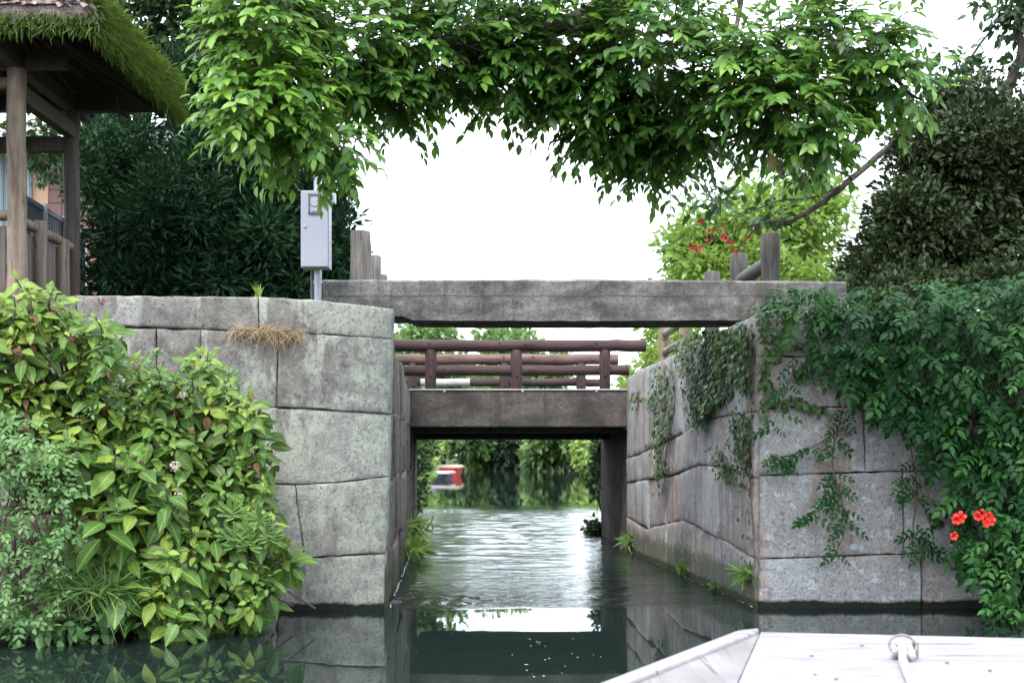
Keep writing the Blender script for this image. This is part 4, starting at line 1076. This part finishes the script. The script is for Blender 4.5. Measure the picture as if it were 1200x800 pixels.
# the leafy fringe over the wall's top and the thinner trailing shoots
fringe = [(905, 340), (960, 336), (1060, 345), (1080, 380), (1000, 440), (960, 420), (930, 360)]
q = samp(fringe, 70); P = pxw(q, 8.98-rng.random(70)*.12)
pinnate(lv, st, P, unit(np.array([-.35, -.6, -.55])+.55*rvec(70)), unit(np.array([0, -.4, 1])+.4*rvec(70)), rng.uniform(.12, .20, 70), np.clip(rng.normal(.58, .2, 70), 0, 1))
q = samp([(985, 340), (1100, 328), (1400, 316), (1400, 372), (1000, 372)], 230); P = pxw(q, 9.02-rng.random(230)*.3+.12)
pinnate(lv, st, P, unit(np.array([-.15, -.8, -.1])+.6*rvec(230)), unit(np.array([0, -.4, 1])+.4*rvec(230)), rng.uniform(.14, .24, 230), np.clip(rng.normal(.55, .2, 230), 0, 1))
q = samp([(897, 336), (960, 332), (1010, 338), (1005, 372), (930, 375), (905, 360)], 46); P = pxw(q, 9.0-rng.random(46)*.18)
pinnate(lv, st, P, unit(np.array([-.4, -.6, -.3])+.6*rvec(46)), unit(np.array([0, -.4, 1])+.4*rvec(46)), rng.uniform(.12, .20, 46), np.clip(rng.normal(.7, .2, 46), 0, 1))
shoots = [[(1000, 440), (985, 490), (975, 540), (985, 580), (990, 620), (975, 655)], [(990, 500), (950, 525), (915, 535), (900, 530)], [(985, 570), (965, 592), (950, 605)],
          [(1070, 540), (1075, 580), (1070, 620), (1085, 650)], [(1060, 560), (1085, 600), (1095, 640)], [(935, 420), (920, 460), (905, 500)], [(1140, 600), (1150, 660), (1155, 715)], [(1170, 560), (1180, 640), (1175, 715)]]
for pts in shoots:
    pw = limb(st, [at(x, y, 8.97) for x, y in pts], .009, .003, 5, .02)
    A_ = np.array([tuple(p) for p in pw]); m = int(len(A_)*1.3)
    ii = rng.integers(0, len(A_), m)
    pinnate(lv, st, A_[ii]+np.array([0, -.03, 0]), unit(np.stack([rng.choice([-1, 1], m)*rng.uniform(.4, 1, m), -rng.uniform(.1, .6, m), -rng.uniform(.1, .7, m)], 1)), unit(np.array([0, -1., .6])+.35*rvec(m)), rng.uniform(.08, .15, m), np.clip(rng.normal(.5, .2, m), 0, 1), 3)
lv.build('foliage', L_['vine'], vn, fold=.2, curve=-.2)
for k in range(11):
    x = 1085+k*20; limb(st, [at(x, 385, 8.98), at(x+random.uniform(-30, 30), 420, 8.93), at(x+random.uniform(-30, 40), 540, 8.9), at(x+40+random.uniform(-40, 40), 660, 8.85)], .012, .004, 5)
st.build('stem', M['brown_stem'], vn, smooth=True)
for (x, y, s) in ((1125, 606, .05), (1150, 602, .045), (1158, 606, .048), (1160, 610, .045), (1118, 628, .036)):
    f = MB(); flower(f, at(x, y, 8.3), (random.uniform(-.6, .6), -1, random.uniform(-.4, .5)), s*.85)
    f.build('flower', M['red'], vn)
    if s > .04: f = MB(); flower(f, at(x-4, y+3, 8.28), (random.uniform(-1, 1), -1, -.2), s*.7); f.build('flower', M['red'], vn)
# bright low shoots by the water
lg = thing('water_shrub', 'bright light-green leafy shoots at the water under the red flowers', 'shrub', (3.3, 8.5, .1))
lv = Leaves(T_OV); q = samp([(1140, 640), (1200, 600), (1300, 600), (1300, 730), (1160, 728)], 110); P = pxw(q, 8.35-rng.random(110)*.25)
pinnate(lv, None, P, unit(np.array([-.2, -.6, -.2])+.7*rvec(110)), unit(np.array([0, -.5, 1.])+.4*rvec(110)), rng.uniform(.13, .22, 110), np.clip(rng.normal(.72, .18, 110), 0, 1), 3)
lv.build('foliage', L_['vine'], lg, .2, -.2)
mb = MB()
for k in range(10): limb(mb, [(3.2+k*.07, 8.6, -.02), (3.25+k*.06, 8.4, .3), (3.2+k*.08, 8.25, .55)], .008, .003, 5)
mb.build('stem', M['stem'], lg)

# ------------------------------------------------------------------ ivy on the inner face of the right wall
def ivy(label, polys, n, size=(.045, .018), hang=.5, tint=.45):
    t = thing('ivy', label, 'ivy', tuple(RI.w(RI.px(*polys[0][0])[0], RI.px(*polys[0][0])[1], .02)))
    lv = Leaves(T_OV); st = MB()
    for poly, cnt in zip(polys, n):
        q = samp(poly, cnt); uz = np.array([RI.px(*p) for p in q])
        P = np.array([tuple(RI.w(u, z, .02)) for u, z in uz])+np.array(RI.n)*(rng.random((cnt, 1))**2*.10)
        nn = np.array(RI.n)
        lv.add(P, unit(nn*.45+np.array([0, 0, -1.])+.6*rvec(cnt)), unit(nn+.5*rvec(cnt)+np.array([0, 0, .4])), size[0]*rng.uniform(.6, 1.3, cnt), size[1]*rng.uniform(.6, 1.3, cnt), np.clip(rng.normal(tint, .25, cnt), 0, 1))
        for k in range(max(2, cnt//60)):
            a, b = uz[rng.integers(cnt)], uz[rng.integers(cnt)]
            limb(st, [RI.w(a[0], a[1], .02), RI.w((a[0]+b[0])/2, (a[1]+b[1])/2, .025), RI.w(b[0], b[1], .02)], .005, .002, 5, .02)
    lv.build('foliage', L_['ivy'], t, .15, -.15); st.build('stem', M['brown_stem'], t)
ivy('thick curtain of small-leaved ivy hanging under the slab on the inner right wall', [[(800, 390), (862, 384), (872, 440), (858, 470), (838, 480), (820, 500), (812, 470), (803, 430)], [(815, 470), (845, 470), (832, 510), (824, 495)], [(858, 384), (888, 376), (886, 470), (870, 440)]], [1700, 160, 420])
ivy('thin strands of ivy trailing down the middle of the inner right wall', [[(770, 430), (795, 420), (794, 500), (780, 530), (790, 545), (778, 560), (768, 520), (775, 470)], [(760, 470), (774, 455), (770, 480)], [(776, 545), (786, 540), (781, 580), (776, 570)], [(745, 460), (752, 455), (750, 480)]], [420, 60, 60, 30], (.05, .02), tint=.55)
ivy('mossy dark ivy beside the wall corner, low on the inner right wall', [[(862, 480), (886, 484), (884, 560), (868, 540)], [(845, 520), (866, 545), (880, 572), (850, 560), (842, 545)], [(876, 380), (888, 372), (888, 700), (884, 700)]], [300, 160, 160], (.04, .016), tint=.3)
# creeper on the front face, upper left
ic = thing('ivy', 'small creeper crossing the front of the right wall near its corner', 'ivy', at(930, 420, 9.05))
lv = Leaves(T_OV); st = MB()
for pts, m in (([(893, 430), (905, 470), (930, 470), (960, 478)], 90), ([(900, 390), (930, 400), (955, 415), (935, 440)], 110), ([(895, 376), (896, 430), (893, 490)], 60), ([(930, 360), (920, 395), (905, 420)], 60)):
    pw = limb(st, [at(x, y, 9.05) for x, y in pts], .005, .002, 5, .02, 7); A_ = np.array([tuple(p) for p in pw]); ii = rng.integers(0, len(A_), m)
    lv.add(A_[ii]+.035*rvec(m)*np.array([1, .3, 1])+np.array([0, -.03, 0]), unit(np.array([0, -.5, -1])+.8*rvec(m)), unit(np.array([0, -1, .3])+.5*rvec(m)), .05*rng.uniform(.6, 1.3, m), .02*rng.uniform(.6, 1.3, m), rng.normal(.4, .25, m))
lv.build('foliage', L_['ivy'], ic); st.build('stem', M['brown_stem'], ic)

# ------------------------------------------------------------------ plants at the foot of the walls
def tuft(name, label, cat, base, n, L, Wd, mat, spread=.05, up=1.0, out=.7, dirv=(0, -.2, 0), tint=.5, curve=-.5, group=None):
    t = thing(name, label, cat, base, group)
    lv = Leaves((np.array([(0, -.6), (.5, -1.), (1, 0.), (.5, 1.), (0, .6)]), [(0, 4, 3, 1), (1, 3, 2)]))
    P = np.array(base)+rng.normal(0, spread, (n, 3))*np.array([1, 1, .3]); D = unit(np.array([0, 0, up])+out*rvec(n)+np.array(dirv))
    lv.add(P, D, unit(np.array([0, -1, .5])+.5*rvec(n)), rng.uniform(.5, 1.1, n)*L, Wd, rng.normal(tint, .25, n)); lv.build('blades', mat, t, .1, curve); return t
for (px, py, lab) in ((741, 633, 'small fern at the far foot of the inner right wall'), (805, 664, 'weed tuft halfway along the foot of the inner right wall'), (882, 672, 'green fern on the bottom corner of the right wall'), (842, 690, 'tiny moss tuft on the waterline of the inner right wall')):
    u, z = RI.px(px, py); p = RI.w(u, max(.05, z), .02)
    k = {741: .8, 805: .5, 882: .75, 842: .3}[px]
    tuft('fern', lab, 'fern', tuple(p), 60, .17*k, .011, L_['fern'], .05*k, .25, .9, (-.5, -.5, -.1), .45, group='ferns along the waterline')
for u, z, lab in ((3.9, .16, 'moss tuft at the waterline of the shaded left wall face, nearer'), (5.2, .28, 'leafy weeds on the shaded left wall face, farther')):
    p = LI.w(u, z, .02); tuft('fern', lab, 'fern', tuple(p), 120, .16, .014, L_['yoleaf'], .09, .3, .9, (.6, -.3, 0), .4, group='ferns along the waterline')
t = tuft('grass_tuft', 'dry straw tuft hanging from the joint under the left coping stones', 'grass tuft', tuple(at(318, 391, 8.9)), 10, .1, .003, L_['straw'], .02)
lv = Leaves((np.array([(0, -1.), (.5, -.8), (1, 0.), (.5, .8), (0, 1.)]), [(0, 4, 3, 1), (1, 3, 2)]))
k = 300; xs = rng.uniform(274, 350, k); P = pxw(np.stack([xs, 384+rng.normal(0, 3, k)+(xs-270)*.08], 1), np.full(k, 8.885))
lv.add(P, unit(np.array([0, -.45, -.35])+.8*rvec(k)*np.array([1.3, .5, .7])), unit(np.array([0, -1, .5])+.5*rvec(k)), rng.uniform(.05, .16, k), .0025, rng.normal(.5, .3, k)); lv.build('blades', L_['straw'], t, .1, -.8)
tuft('grass_tuft', 'fresh green grass tuft on top of the left coping joint', 'grass tuft', tuple(at(302, 349, 8.95)), 26, .11, .004, L_['yoleaf'], .012, 1, .3)
tuft('weed', 'small sprig growing on the footbridge deck beside the right railing post', 'weed', (1.30, 14.5, 1.8), 22, .2, .014, L_['yoleaf'], .05, 1, .5)

# ------------------------------------------------------------------ hydrangeas and their neighbours, left foreground
def hydr(label, poly, n, Yf, base, tint, size=.155, heads=(), dead=.03, layers=((0, 1.), (.28, .8))):
    t = thing('hydrangea', label, 'shrub', base)
    lv = Leaves(T_HY); st = MB(); bl = Leaves(T_HY)
    for back, frac in layers:
        m = int(n*frac); q = samp(poly, m); Yv = np.array([Yf(x, y) for x, y in q])+back+rng.normal(0, .07, m); P = pxw(q, Yv)
        A = unit(np.array([.05, -.62, .75])+.42*rvec(m)); e1_ = unit(np.cross(A, np.array([0, 0, 1.])+.01*rvec(m))); e2_ = np.cross(A, e1_)
        rot = rng.uniform(0, 6.28, m); bt = np.clip(rng.normal(tint, .26, m), 0, 1); sz = size*rng.uniform(.65, 1.2, m)
        for lev in range(4):
            for s_ in (0, 1):
                a = rot+lev*1.57+s_*math.pi+rng.normal(0, .2, m)
                rad = e1_*np.cos(a)[:, None]+e2_*np.sin(a)[:, None]
                el_ = (.75, .30, -.1, -.35)[lev]
                D = unit(rad+A*el_+np.array([0, 0, -.25])+.15*rvec(m)); k = (.42, .8, 1.0, .95)[lev]
                pos = P-A*(.012+.045*lev)[:, None] if False else P-A*(.012+.05*lev)+rad*.015
                s2 = sz*k*rng.uniform(.85, 1.15, m)
                dm = rng.random(m) < (dead if lev > 1 else 0)
                U_ = unit(A+.25*rvec(m)+np.array([0, 0, .25]))
                tt = bt+(.22, .10, 0, -.08)[lev]+rng.normal(0, .07, m)
                for msk, L__ in ((~dm, lv), (dm, bl)):
                    if msk.any(): q_ = .62 if L__ is bl else 1; L__.add(pos[msk], D[msk], U_[msk], s2[msk]*q_, (s2*.29)[msk]*q_, tt[msk])
        for i in range(0, m, 2):
            p = Vector(P[i]); b = Vector(base)+Vector((random.uniform(-.35, .35), random.uniform(0, .3), 0)); 
            st.tube([b, b.lerp(p, .5)+Vector((0, .12, .05)), p-Vector(A[i])*.1, p], [.008, .006, .005, .004], 5, cap=False)
    lv.build('foliage', L_['hyd'], t, .22, -.28)
    if bl.P: bl.build('withered_leaves', M['withered'], t, .4, -.5)
    st.build('stem', M['brown_stem'], t, smooth=True)
    for (x, y, s, mt) in heads:
        f = MB(); c = at(x, y, Yf(x, y)-.12)
        for k in range(26):
            d = Vector(rvec(1)[0]); p = c+d*s*random.uniform(.5, 1); r = s*.22
            u = d.orthogonal().normalized()*r; v = d.cross(u).normalized()*r
            f.poly([p+u, p+v, p-u, p-v]); 
            if k % 2 == 0: f.tube([c-Vector((0, 0, s)), p], [.0016, .0012], 3, cap=False)
        f.build('flower_head', M[mt], t)
    return t
M['withered'] = m_leaf('withered_leaf', (.09, .035, .02), (.16, .07, .04), (.30, .17, .10), .12, .8)
hydr('yellow-green hydrangea at the upper left, reaching the wall top under the shelter',
     [(-60, 328), (10, 326), (60, 334), (85, 360), (130, 372), (140, 400), (170, 440), (190, 500), (120, 540), (-60, 520)], 185, lambda x, y: 7.9-.35*max(0, 1-(x/200)), (-2.9, 8.2, .7), .66, .128,
     heads=((64, 362, .03, 'dry'), (120, 352, .03, 'dry'), (30, 500, .035, 'dry'), (85, 395, .035, 'dry'), (20, 410, .04, 'dry'), (160, 430, .03, 'dry')), dead=.15)
hydr('large deep-green hydrangea against the left stone wall, leaning over the water',
     [(150, 430), (200, 420), (232, 405), (250, 420), (285, 450), (300, 480), (312, 540), (315, 590), (335, 640), (325, 690), (280, 715), (240, 730), (170, 725), (120, 660), (100, 560)], 270, lambda x, y: 8.15-.45*min(1, max(0, (y-430)/280))-.3*max(0, 1-abs(x-180)/160), (-2.35, 8.35, .35), .46, .130,
     heads=((157, 545, .04, 'dry'), (150, 555, .035, 'dry'), (165, 540, .03, 'dry'), (215, 462, .028, 'pinkfl'), (208, 580, .035, 'pinkfl'), (225, 505, .03, 'dry'), (238, 380, .02, 'dry'), (155, 530, .03, 'pinkfl')), dead=.04)
hydr('broad-leaved hydrangea low over the water at the left, between ferns and wall',
     [(60, 500), (150, 500), (200, 560), (240, 640), (235, 690), (150, 700), (100, 650), (60, 590)], 46, lambda x, y: 7.45, (-2.7, 7.95, .3), .46, .19, heads=((205, 545, .04, 'pinkfl'),), dead=.03, layers=((0, 1.), (.2, .6)))
hydr('tall single hydrangea shoot standing against the granite coping', [(232, 392), (246, 392), (250, 412), (236, 416)], 4, lambda x, y: 8.3, (-2.1, 8.6, .4), .62, .13, layers=((0, 1.),))
hydr('pale ageing hydrangea sprout dipping into the water', [(262, 660), (305, 660), (315, 725), (275, 735)], 9, lambda x, y: 7.75, (-1.6, 8.15, .1), .55, .17, layers=((0, 1.),))
# wild rose
wr_ = thing('wild_rose', 'fine-leaved wild rose bush at the lower left edge', 'shrub', (-2.9, 7.7, .3))
lv = Leaves(T_OV); poly = [(-60, 480), (40, 490), (75, 540), (85, 620), (70, 700), (60, 740), (-60, 745)]
for back, n in ((0, 260), (.2, 200)):
    q = samp(poly, n); P = pxw(q, 7.15+back+rng.normal(0, .08, n))
    pinnate(lv, None, P, unit(np.array([.1, -.5, .3])+.8*rvec(n)), unit(np.array([0, -.5, 1.])+.4*rvec(n)), rng.uniform(.09, .15, n), np.clip(rng.normal(.5, .22, n), 0, 1), 3)
q = samp([(110, 400), (215, 430), (160, 500), (90, 470)], 60); P = pxw(q, np.full(60, 7.75)); pinnate(lv, None, P, unit(np.array([0, -.5, .3])+.8*rvec(60)), unit(np.array([0, -.5, 1.])+.4*rvec(60)), rng.uniform(.09, .14, 60), rng.normal(.3, .2, 60), 3)
lv.build('foliage', L_['rose'], wr_, .2, -.15)
mb = MB()
for k in range(30):
    p = at(random.uniform(-40, 70), random.uniform(500, 700), 7.2); b = Vector((-2.95+random.uniform(-.3, .3), 7.75, .2)); limb(mb, [b, b.lerp(p, .5)+Vector((0, -.05, .15)), p], .006, .002, 5)
mb.build('stem', M['brown_stem'], wr_)
ww = thing('water_weed', 'low leafy weeds dipping into the water below the wild rose', 'weed', (-2.9, 7.5, .05))
lv = Leaves(T_OV)
for xx in range(-60, 160, 9):
    c = at(xx, 738-max(0, xx-110)*.4+random.uniform(-14, 6), 7.35+max(0, xx-60)*.001)
    m = 12; lv.add(np.array(c)+rng.normal(0, .05, (m, 3)), unit(np.array([0, -.8, .1])+.8*rvec(m)), unit(np.array([0, -.5, 1.])+.4*rvec(m)), rng.uniform(.05, .11, m), .022, rng.normal(.4, .25, m))
lv.build('foliage', L_['rose'], ww, .2, -.3)
mb = MB()
for k in range(14): p = Vector((-3.2+k*.07, 7.42, .0)); limb(mb, [p+Vector((0, .15, 0)), p+Vector((0, .02, .1)), p+Vector((random.uniform(-.05, .05), -.08, .12))], .005, .002, 5)
mb.build('stem', M['stem'], ww)
# ferns and grasses on the left waterline
for (px, py, Y, lab, dx) in ((85, 690, 7.3, 'drooping fern tuft at the left waterline below the wild rose', -.2), (120, 690, 7.3, 'fine grass tuft hanging over the left waterline', .3)):
    tuft('fern', lab, 'fern', tuple(at(px, py, Y+.1)), 170, .19, .005, L_['fern'], .06, .35, .7, (dx, -.7, 0), .45, -.9, group='ferns along the waterline')
hw = thing('herb', 'bright palmate-leaved weed in front of the hydrangea near the water', 'weed', at(292, 640, 7.9))
lv = Leaves(T_OV)
for k in range(12):
    c = at(290+random.uniform(-28, 28), 628+random.uniform(-30, 25), 7.6); m = 7
    a = np.linspace(-1.9, 1.9, m)+rng.normal(0, .08, m)
    D = np.stack([np.sin(a), -.35+0*a, np.cos(a)*.8-.1], 1); lv.add(np.repeat([tuple(c)], m, 0), D, unit(np.array([0, -1, .7])+.2*rvec(m)), .11*(1-.25*np.abs(a)/1.9), .017, np.full(m, .5)+rng.normal(0, .15, m))
lv.build('foliage', L_['fern'], hw, .15, -.2)
mb = MB()
for k in range(5): limb(mb, [at(295, 700, 8.0), at(290+k*6-12, 660, 7.7), at(285+k*8-12, 625, 7.62)], .005, .003, 5)
mb.build('stem', M['stem'], hw)

# ------------------------------------------------------------------ our own boat's bow
M['boatwood'] = m_wood('bleached_plank', (.25, .235, .24), (.35, .33, .34), 6, 'x', .6, .25)
M['boatside'] = m_wood('pinkish_plank', (.19, .165, .165), (.29, .26, .265), 6, 'y', .6, .25)
bt = thing('wooden_boat', 'bow of the bleached wooden boat we sit in, lower right', 'boat', (1.3, 1.5, 0))
Zd = .47
bl_, br_ = at(889, 740, 4.5), at(1500, 749, 4.5*.97)
fl = Vector((.875, 4.50, Zd)); fr = Vector((2.30, 4.33, Zd-.01)); ax = Vector((.117, .993, 0))
sl = at(865, 800, 3.5); sl = Vector((sl.x, 3.5, Zd)); 
back_l = fl+(sl-fl)*1.55; back_r = fr+Vector((.13, -1.55, 0))
mb = MB()
nb = 9                                     # cross planks of the bow deck
for k in range(nb):
    t0, t1 = k/nb, (k+1)/nb-.0016
    a, b, c, d = fl.lerp(back_l, t0), fr.lerp(back_r, t0), fr.lerp(back_r, t1), fl.lerp(back_l, t1)
    o = len(mb.v); h = Vector((0, 0, .04))
    for p in (a, b, c, d): mb.v.append(tuple(p-h))
    for p in (a, b, c, d): mb.v.append(tuple(p))
    mb.f += [tuple(o+i for i in q) for q in ((0,1,2,3),(7,6,5,4),(4,5,1,0),(5,6,2,1),(6,7,3,2),(7,4,0,3))]
mb.build('bow_deck', M['boatwood'], bt, bevel=.003)
def prism(mb, poly, th):
    o = len(mb.v); n = len(poly)
    mb.v += [tuple(Vector(p)-Vector((0, 0, th))) for p in poly]+[tuple(p) for p in poly]
    mb.f.append(tuple(o+i for i in range(n))[::-1] if False else tuple(o+i for i in range(n))); mb.f.append(tuple(o+n+i for i in reversed(range(n))))
    for i in range(n): j = (i+1) % n; mb.f.append((o+n+i, o+n+j, o+j, o+i))
og = at(712, 800, 3.5); og = Vector((og.x, 3.5, Zd-.004))
corner = Vector((.80, 4.475, Zd-.004))
out_b = corner+(og-corner)*1.75; out_b.x = max(out_b.x, -.34)
rail_in = lambda p, k: p+Vector((.055, -.012, 0))*k
prism_pts = [fl+Vector((-.004, 0, -.004)), sl+Vector((-.004, 0, -.004)), back_l+Vector((-.004, 0, -.004)), out_b+Vector((.07, .0, 0)), og+Vector((.07, 0, 0)), corner+Vector((.05, -.02, 0))]
mb = MB(); prism(mb, prism_pts, .04); mb.build('side_plank', M['boatside'], bt, bevel=.003)
mb = MB(); prism(mb, [fl+Vector((-.002, .022, .012)), corner+Vector((.052, -.022, .012)), og+Vector((.068, 0, .012)), out_b+Vector((.068, 0, .012)), out_b+Vector((-.0, 0, .012)), og+Vector((-.005, .0, .012)), corner+Vector((-.012, .012, .012))], .06)
mb.build('gunwale', M['boatwood'], bt, bevel=.008)
# hull planks down to the water and back past the seat
mb = MB(); L1 = [Vector((fl.x, 4.49, Zd-.042)), corner+Vector((0, 0, -.04)), og+Vector((0, 0, -.04)), out_b+Vector((0, 0, -.04)), Vector((-.46, 1.0, Zd-.05)), Vector((-.62, -4, Zd-.05))]
R1 = [Vector((fr.x, 4.32, Zd-.042)), Vector((2.42, 4.2, Zd-.04)), Vector((2.62, 3.3, Zd-.04)), Vector((2.7, 2.2, Zd-.04)), Vector((2.6, 1.0, Zd-.05)), Vector((2.2, -4, Zd-.05))]
low = [.30, .22, .0, -.1, -.1, -.1]
for sgn, line in ((1, L1), (-1, R1)):
    o = len(mb.v)
    for p, z in zip(line, low):
        for dx, zz in ((0, p.z), (.12*sgn, z), (.12*sgn+.03*sgn, z), (.03*sgn, p.z)): mb.v.append((p.x+dx, p.y-(.12 if line.index(p) < 2 else 0)*(dx != 0), zz))
    for i in range(len(line)-1):
        for k in range(3): mb.f.append((o+4*i+k, o+4*i+k+1, o+4*(i+1)+k+1, o+4*(i+1)+k))
o = len(mb.v)
for p, z in ((L1[0], .30), (R1[0], .30)): mb.v += [(p.x, p.y, p.z), (p.x, p.y-.1, z)]
mb.f.append((o, o+1, o+3, o+2))
o = len(mb.v)
for i in range(6): mb.v += [(L1[i].x+.1, L1[i].y-.1, low[i]+.08), (R1[i].x-.1, R1[i].y-.1, low[i]+.08)]
for i in range(5): mb.f.append((o+2*i, o+2*i+1, o+2*i+3, o+2*i+2))
mb.build('hull', M['boatside'], bt)
c = at(1058, 772, 3.93); c.z = Zd
mb = MB()
for k in range(11): pass
ring = [c+Vector((math.cos(a)*.042, math.sin(a)*.016, .038+math.sin(a)*.03)) for a in np.linspace(0, 2*math.pi, 17)]
mb.tube(ring, .0042, 8, cap=False); mb.tube([c+Vector((.045, .02, 0)), c+Vector((.045, .02, .045))], .010, 8)
mb.build('ring_bolt', m_plain('dull_ring', (.22, .19, .18), .6, .4, 50, .4), bt, smooth=True)
mb = MB()
def strands(mb, pts, rr):                  # a laid rope: three strands twisted round one another
    pts = [Vector(p) for p in pts]; fine = []
    for a, b in zip(pts, pts[1:]):
        k = max(2, int((b-a).length/.006)); fine += [a.lerp(b, i/k) for i in range(k)]
    for q in range(3):
        out = []
        for i, p in enumerate(fine):
            d = (fine[min(i+1, len(fine)-1)]-fine[max(i-1, 0)]).normalized(); x = d.orthogonal().normalized(); y = d.cross(x)
            a = 2*math.pi*(q/3)+i*.75; out.append(p+(x*math.cos(a)+y*math.sin(a))*rr*.5)
        mb.tube(out, rr*.55, 6)
strands(mb, [c+Vector((math.cos(a)*.026-.004, math.sin(a)*.034-.02, .020+.012*math.sin(2*a))) for a in np.linspace(0, 4*math.pi, 26)], .011)
tc = -Vector((c.x, c.y, 0)).normalized()
strands(mb, [c+Vector((-.02, -.01, .045)), c+Vector((-.012, -.03, .05)), c+tc*.07+Vector((0, 0, .03)), c+tc*.12+Vector((0, 0, .014)), c+tc*.3+Vector((.01, 0, .013)), c+tc*.6+Vector((.03, 0, .013)), c+tc*1.0+Vector((.1, 0, .013))], .0125)
tag(mb.build('rope', m_plain('white_rope', (.38, .37, .375), .8, .15, 120, 0, .8), smooth=True), 'white rope knotted through the ring on the boat bow', 'rope')
nm = m_plain('nail_steel', (.20, .17, .16), .5, .3, 50, .5)
for (x, y) in ((951, 768), (955, 790), (1110, 776), (1010, 756), (1160, 785), (980, 795)):
    d = 1500*(CH-Zd)/(y-530); p = at(x, y, d); p.z = Zd; MB().tube([p+Vector((0, 0, -.004)), p+Vector((0, 0, .0025))], .006, 8).build('nail', nm, bt)
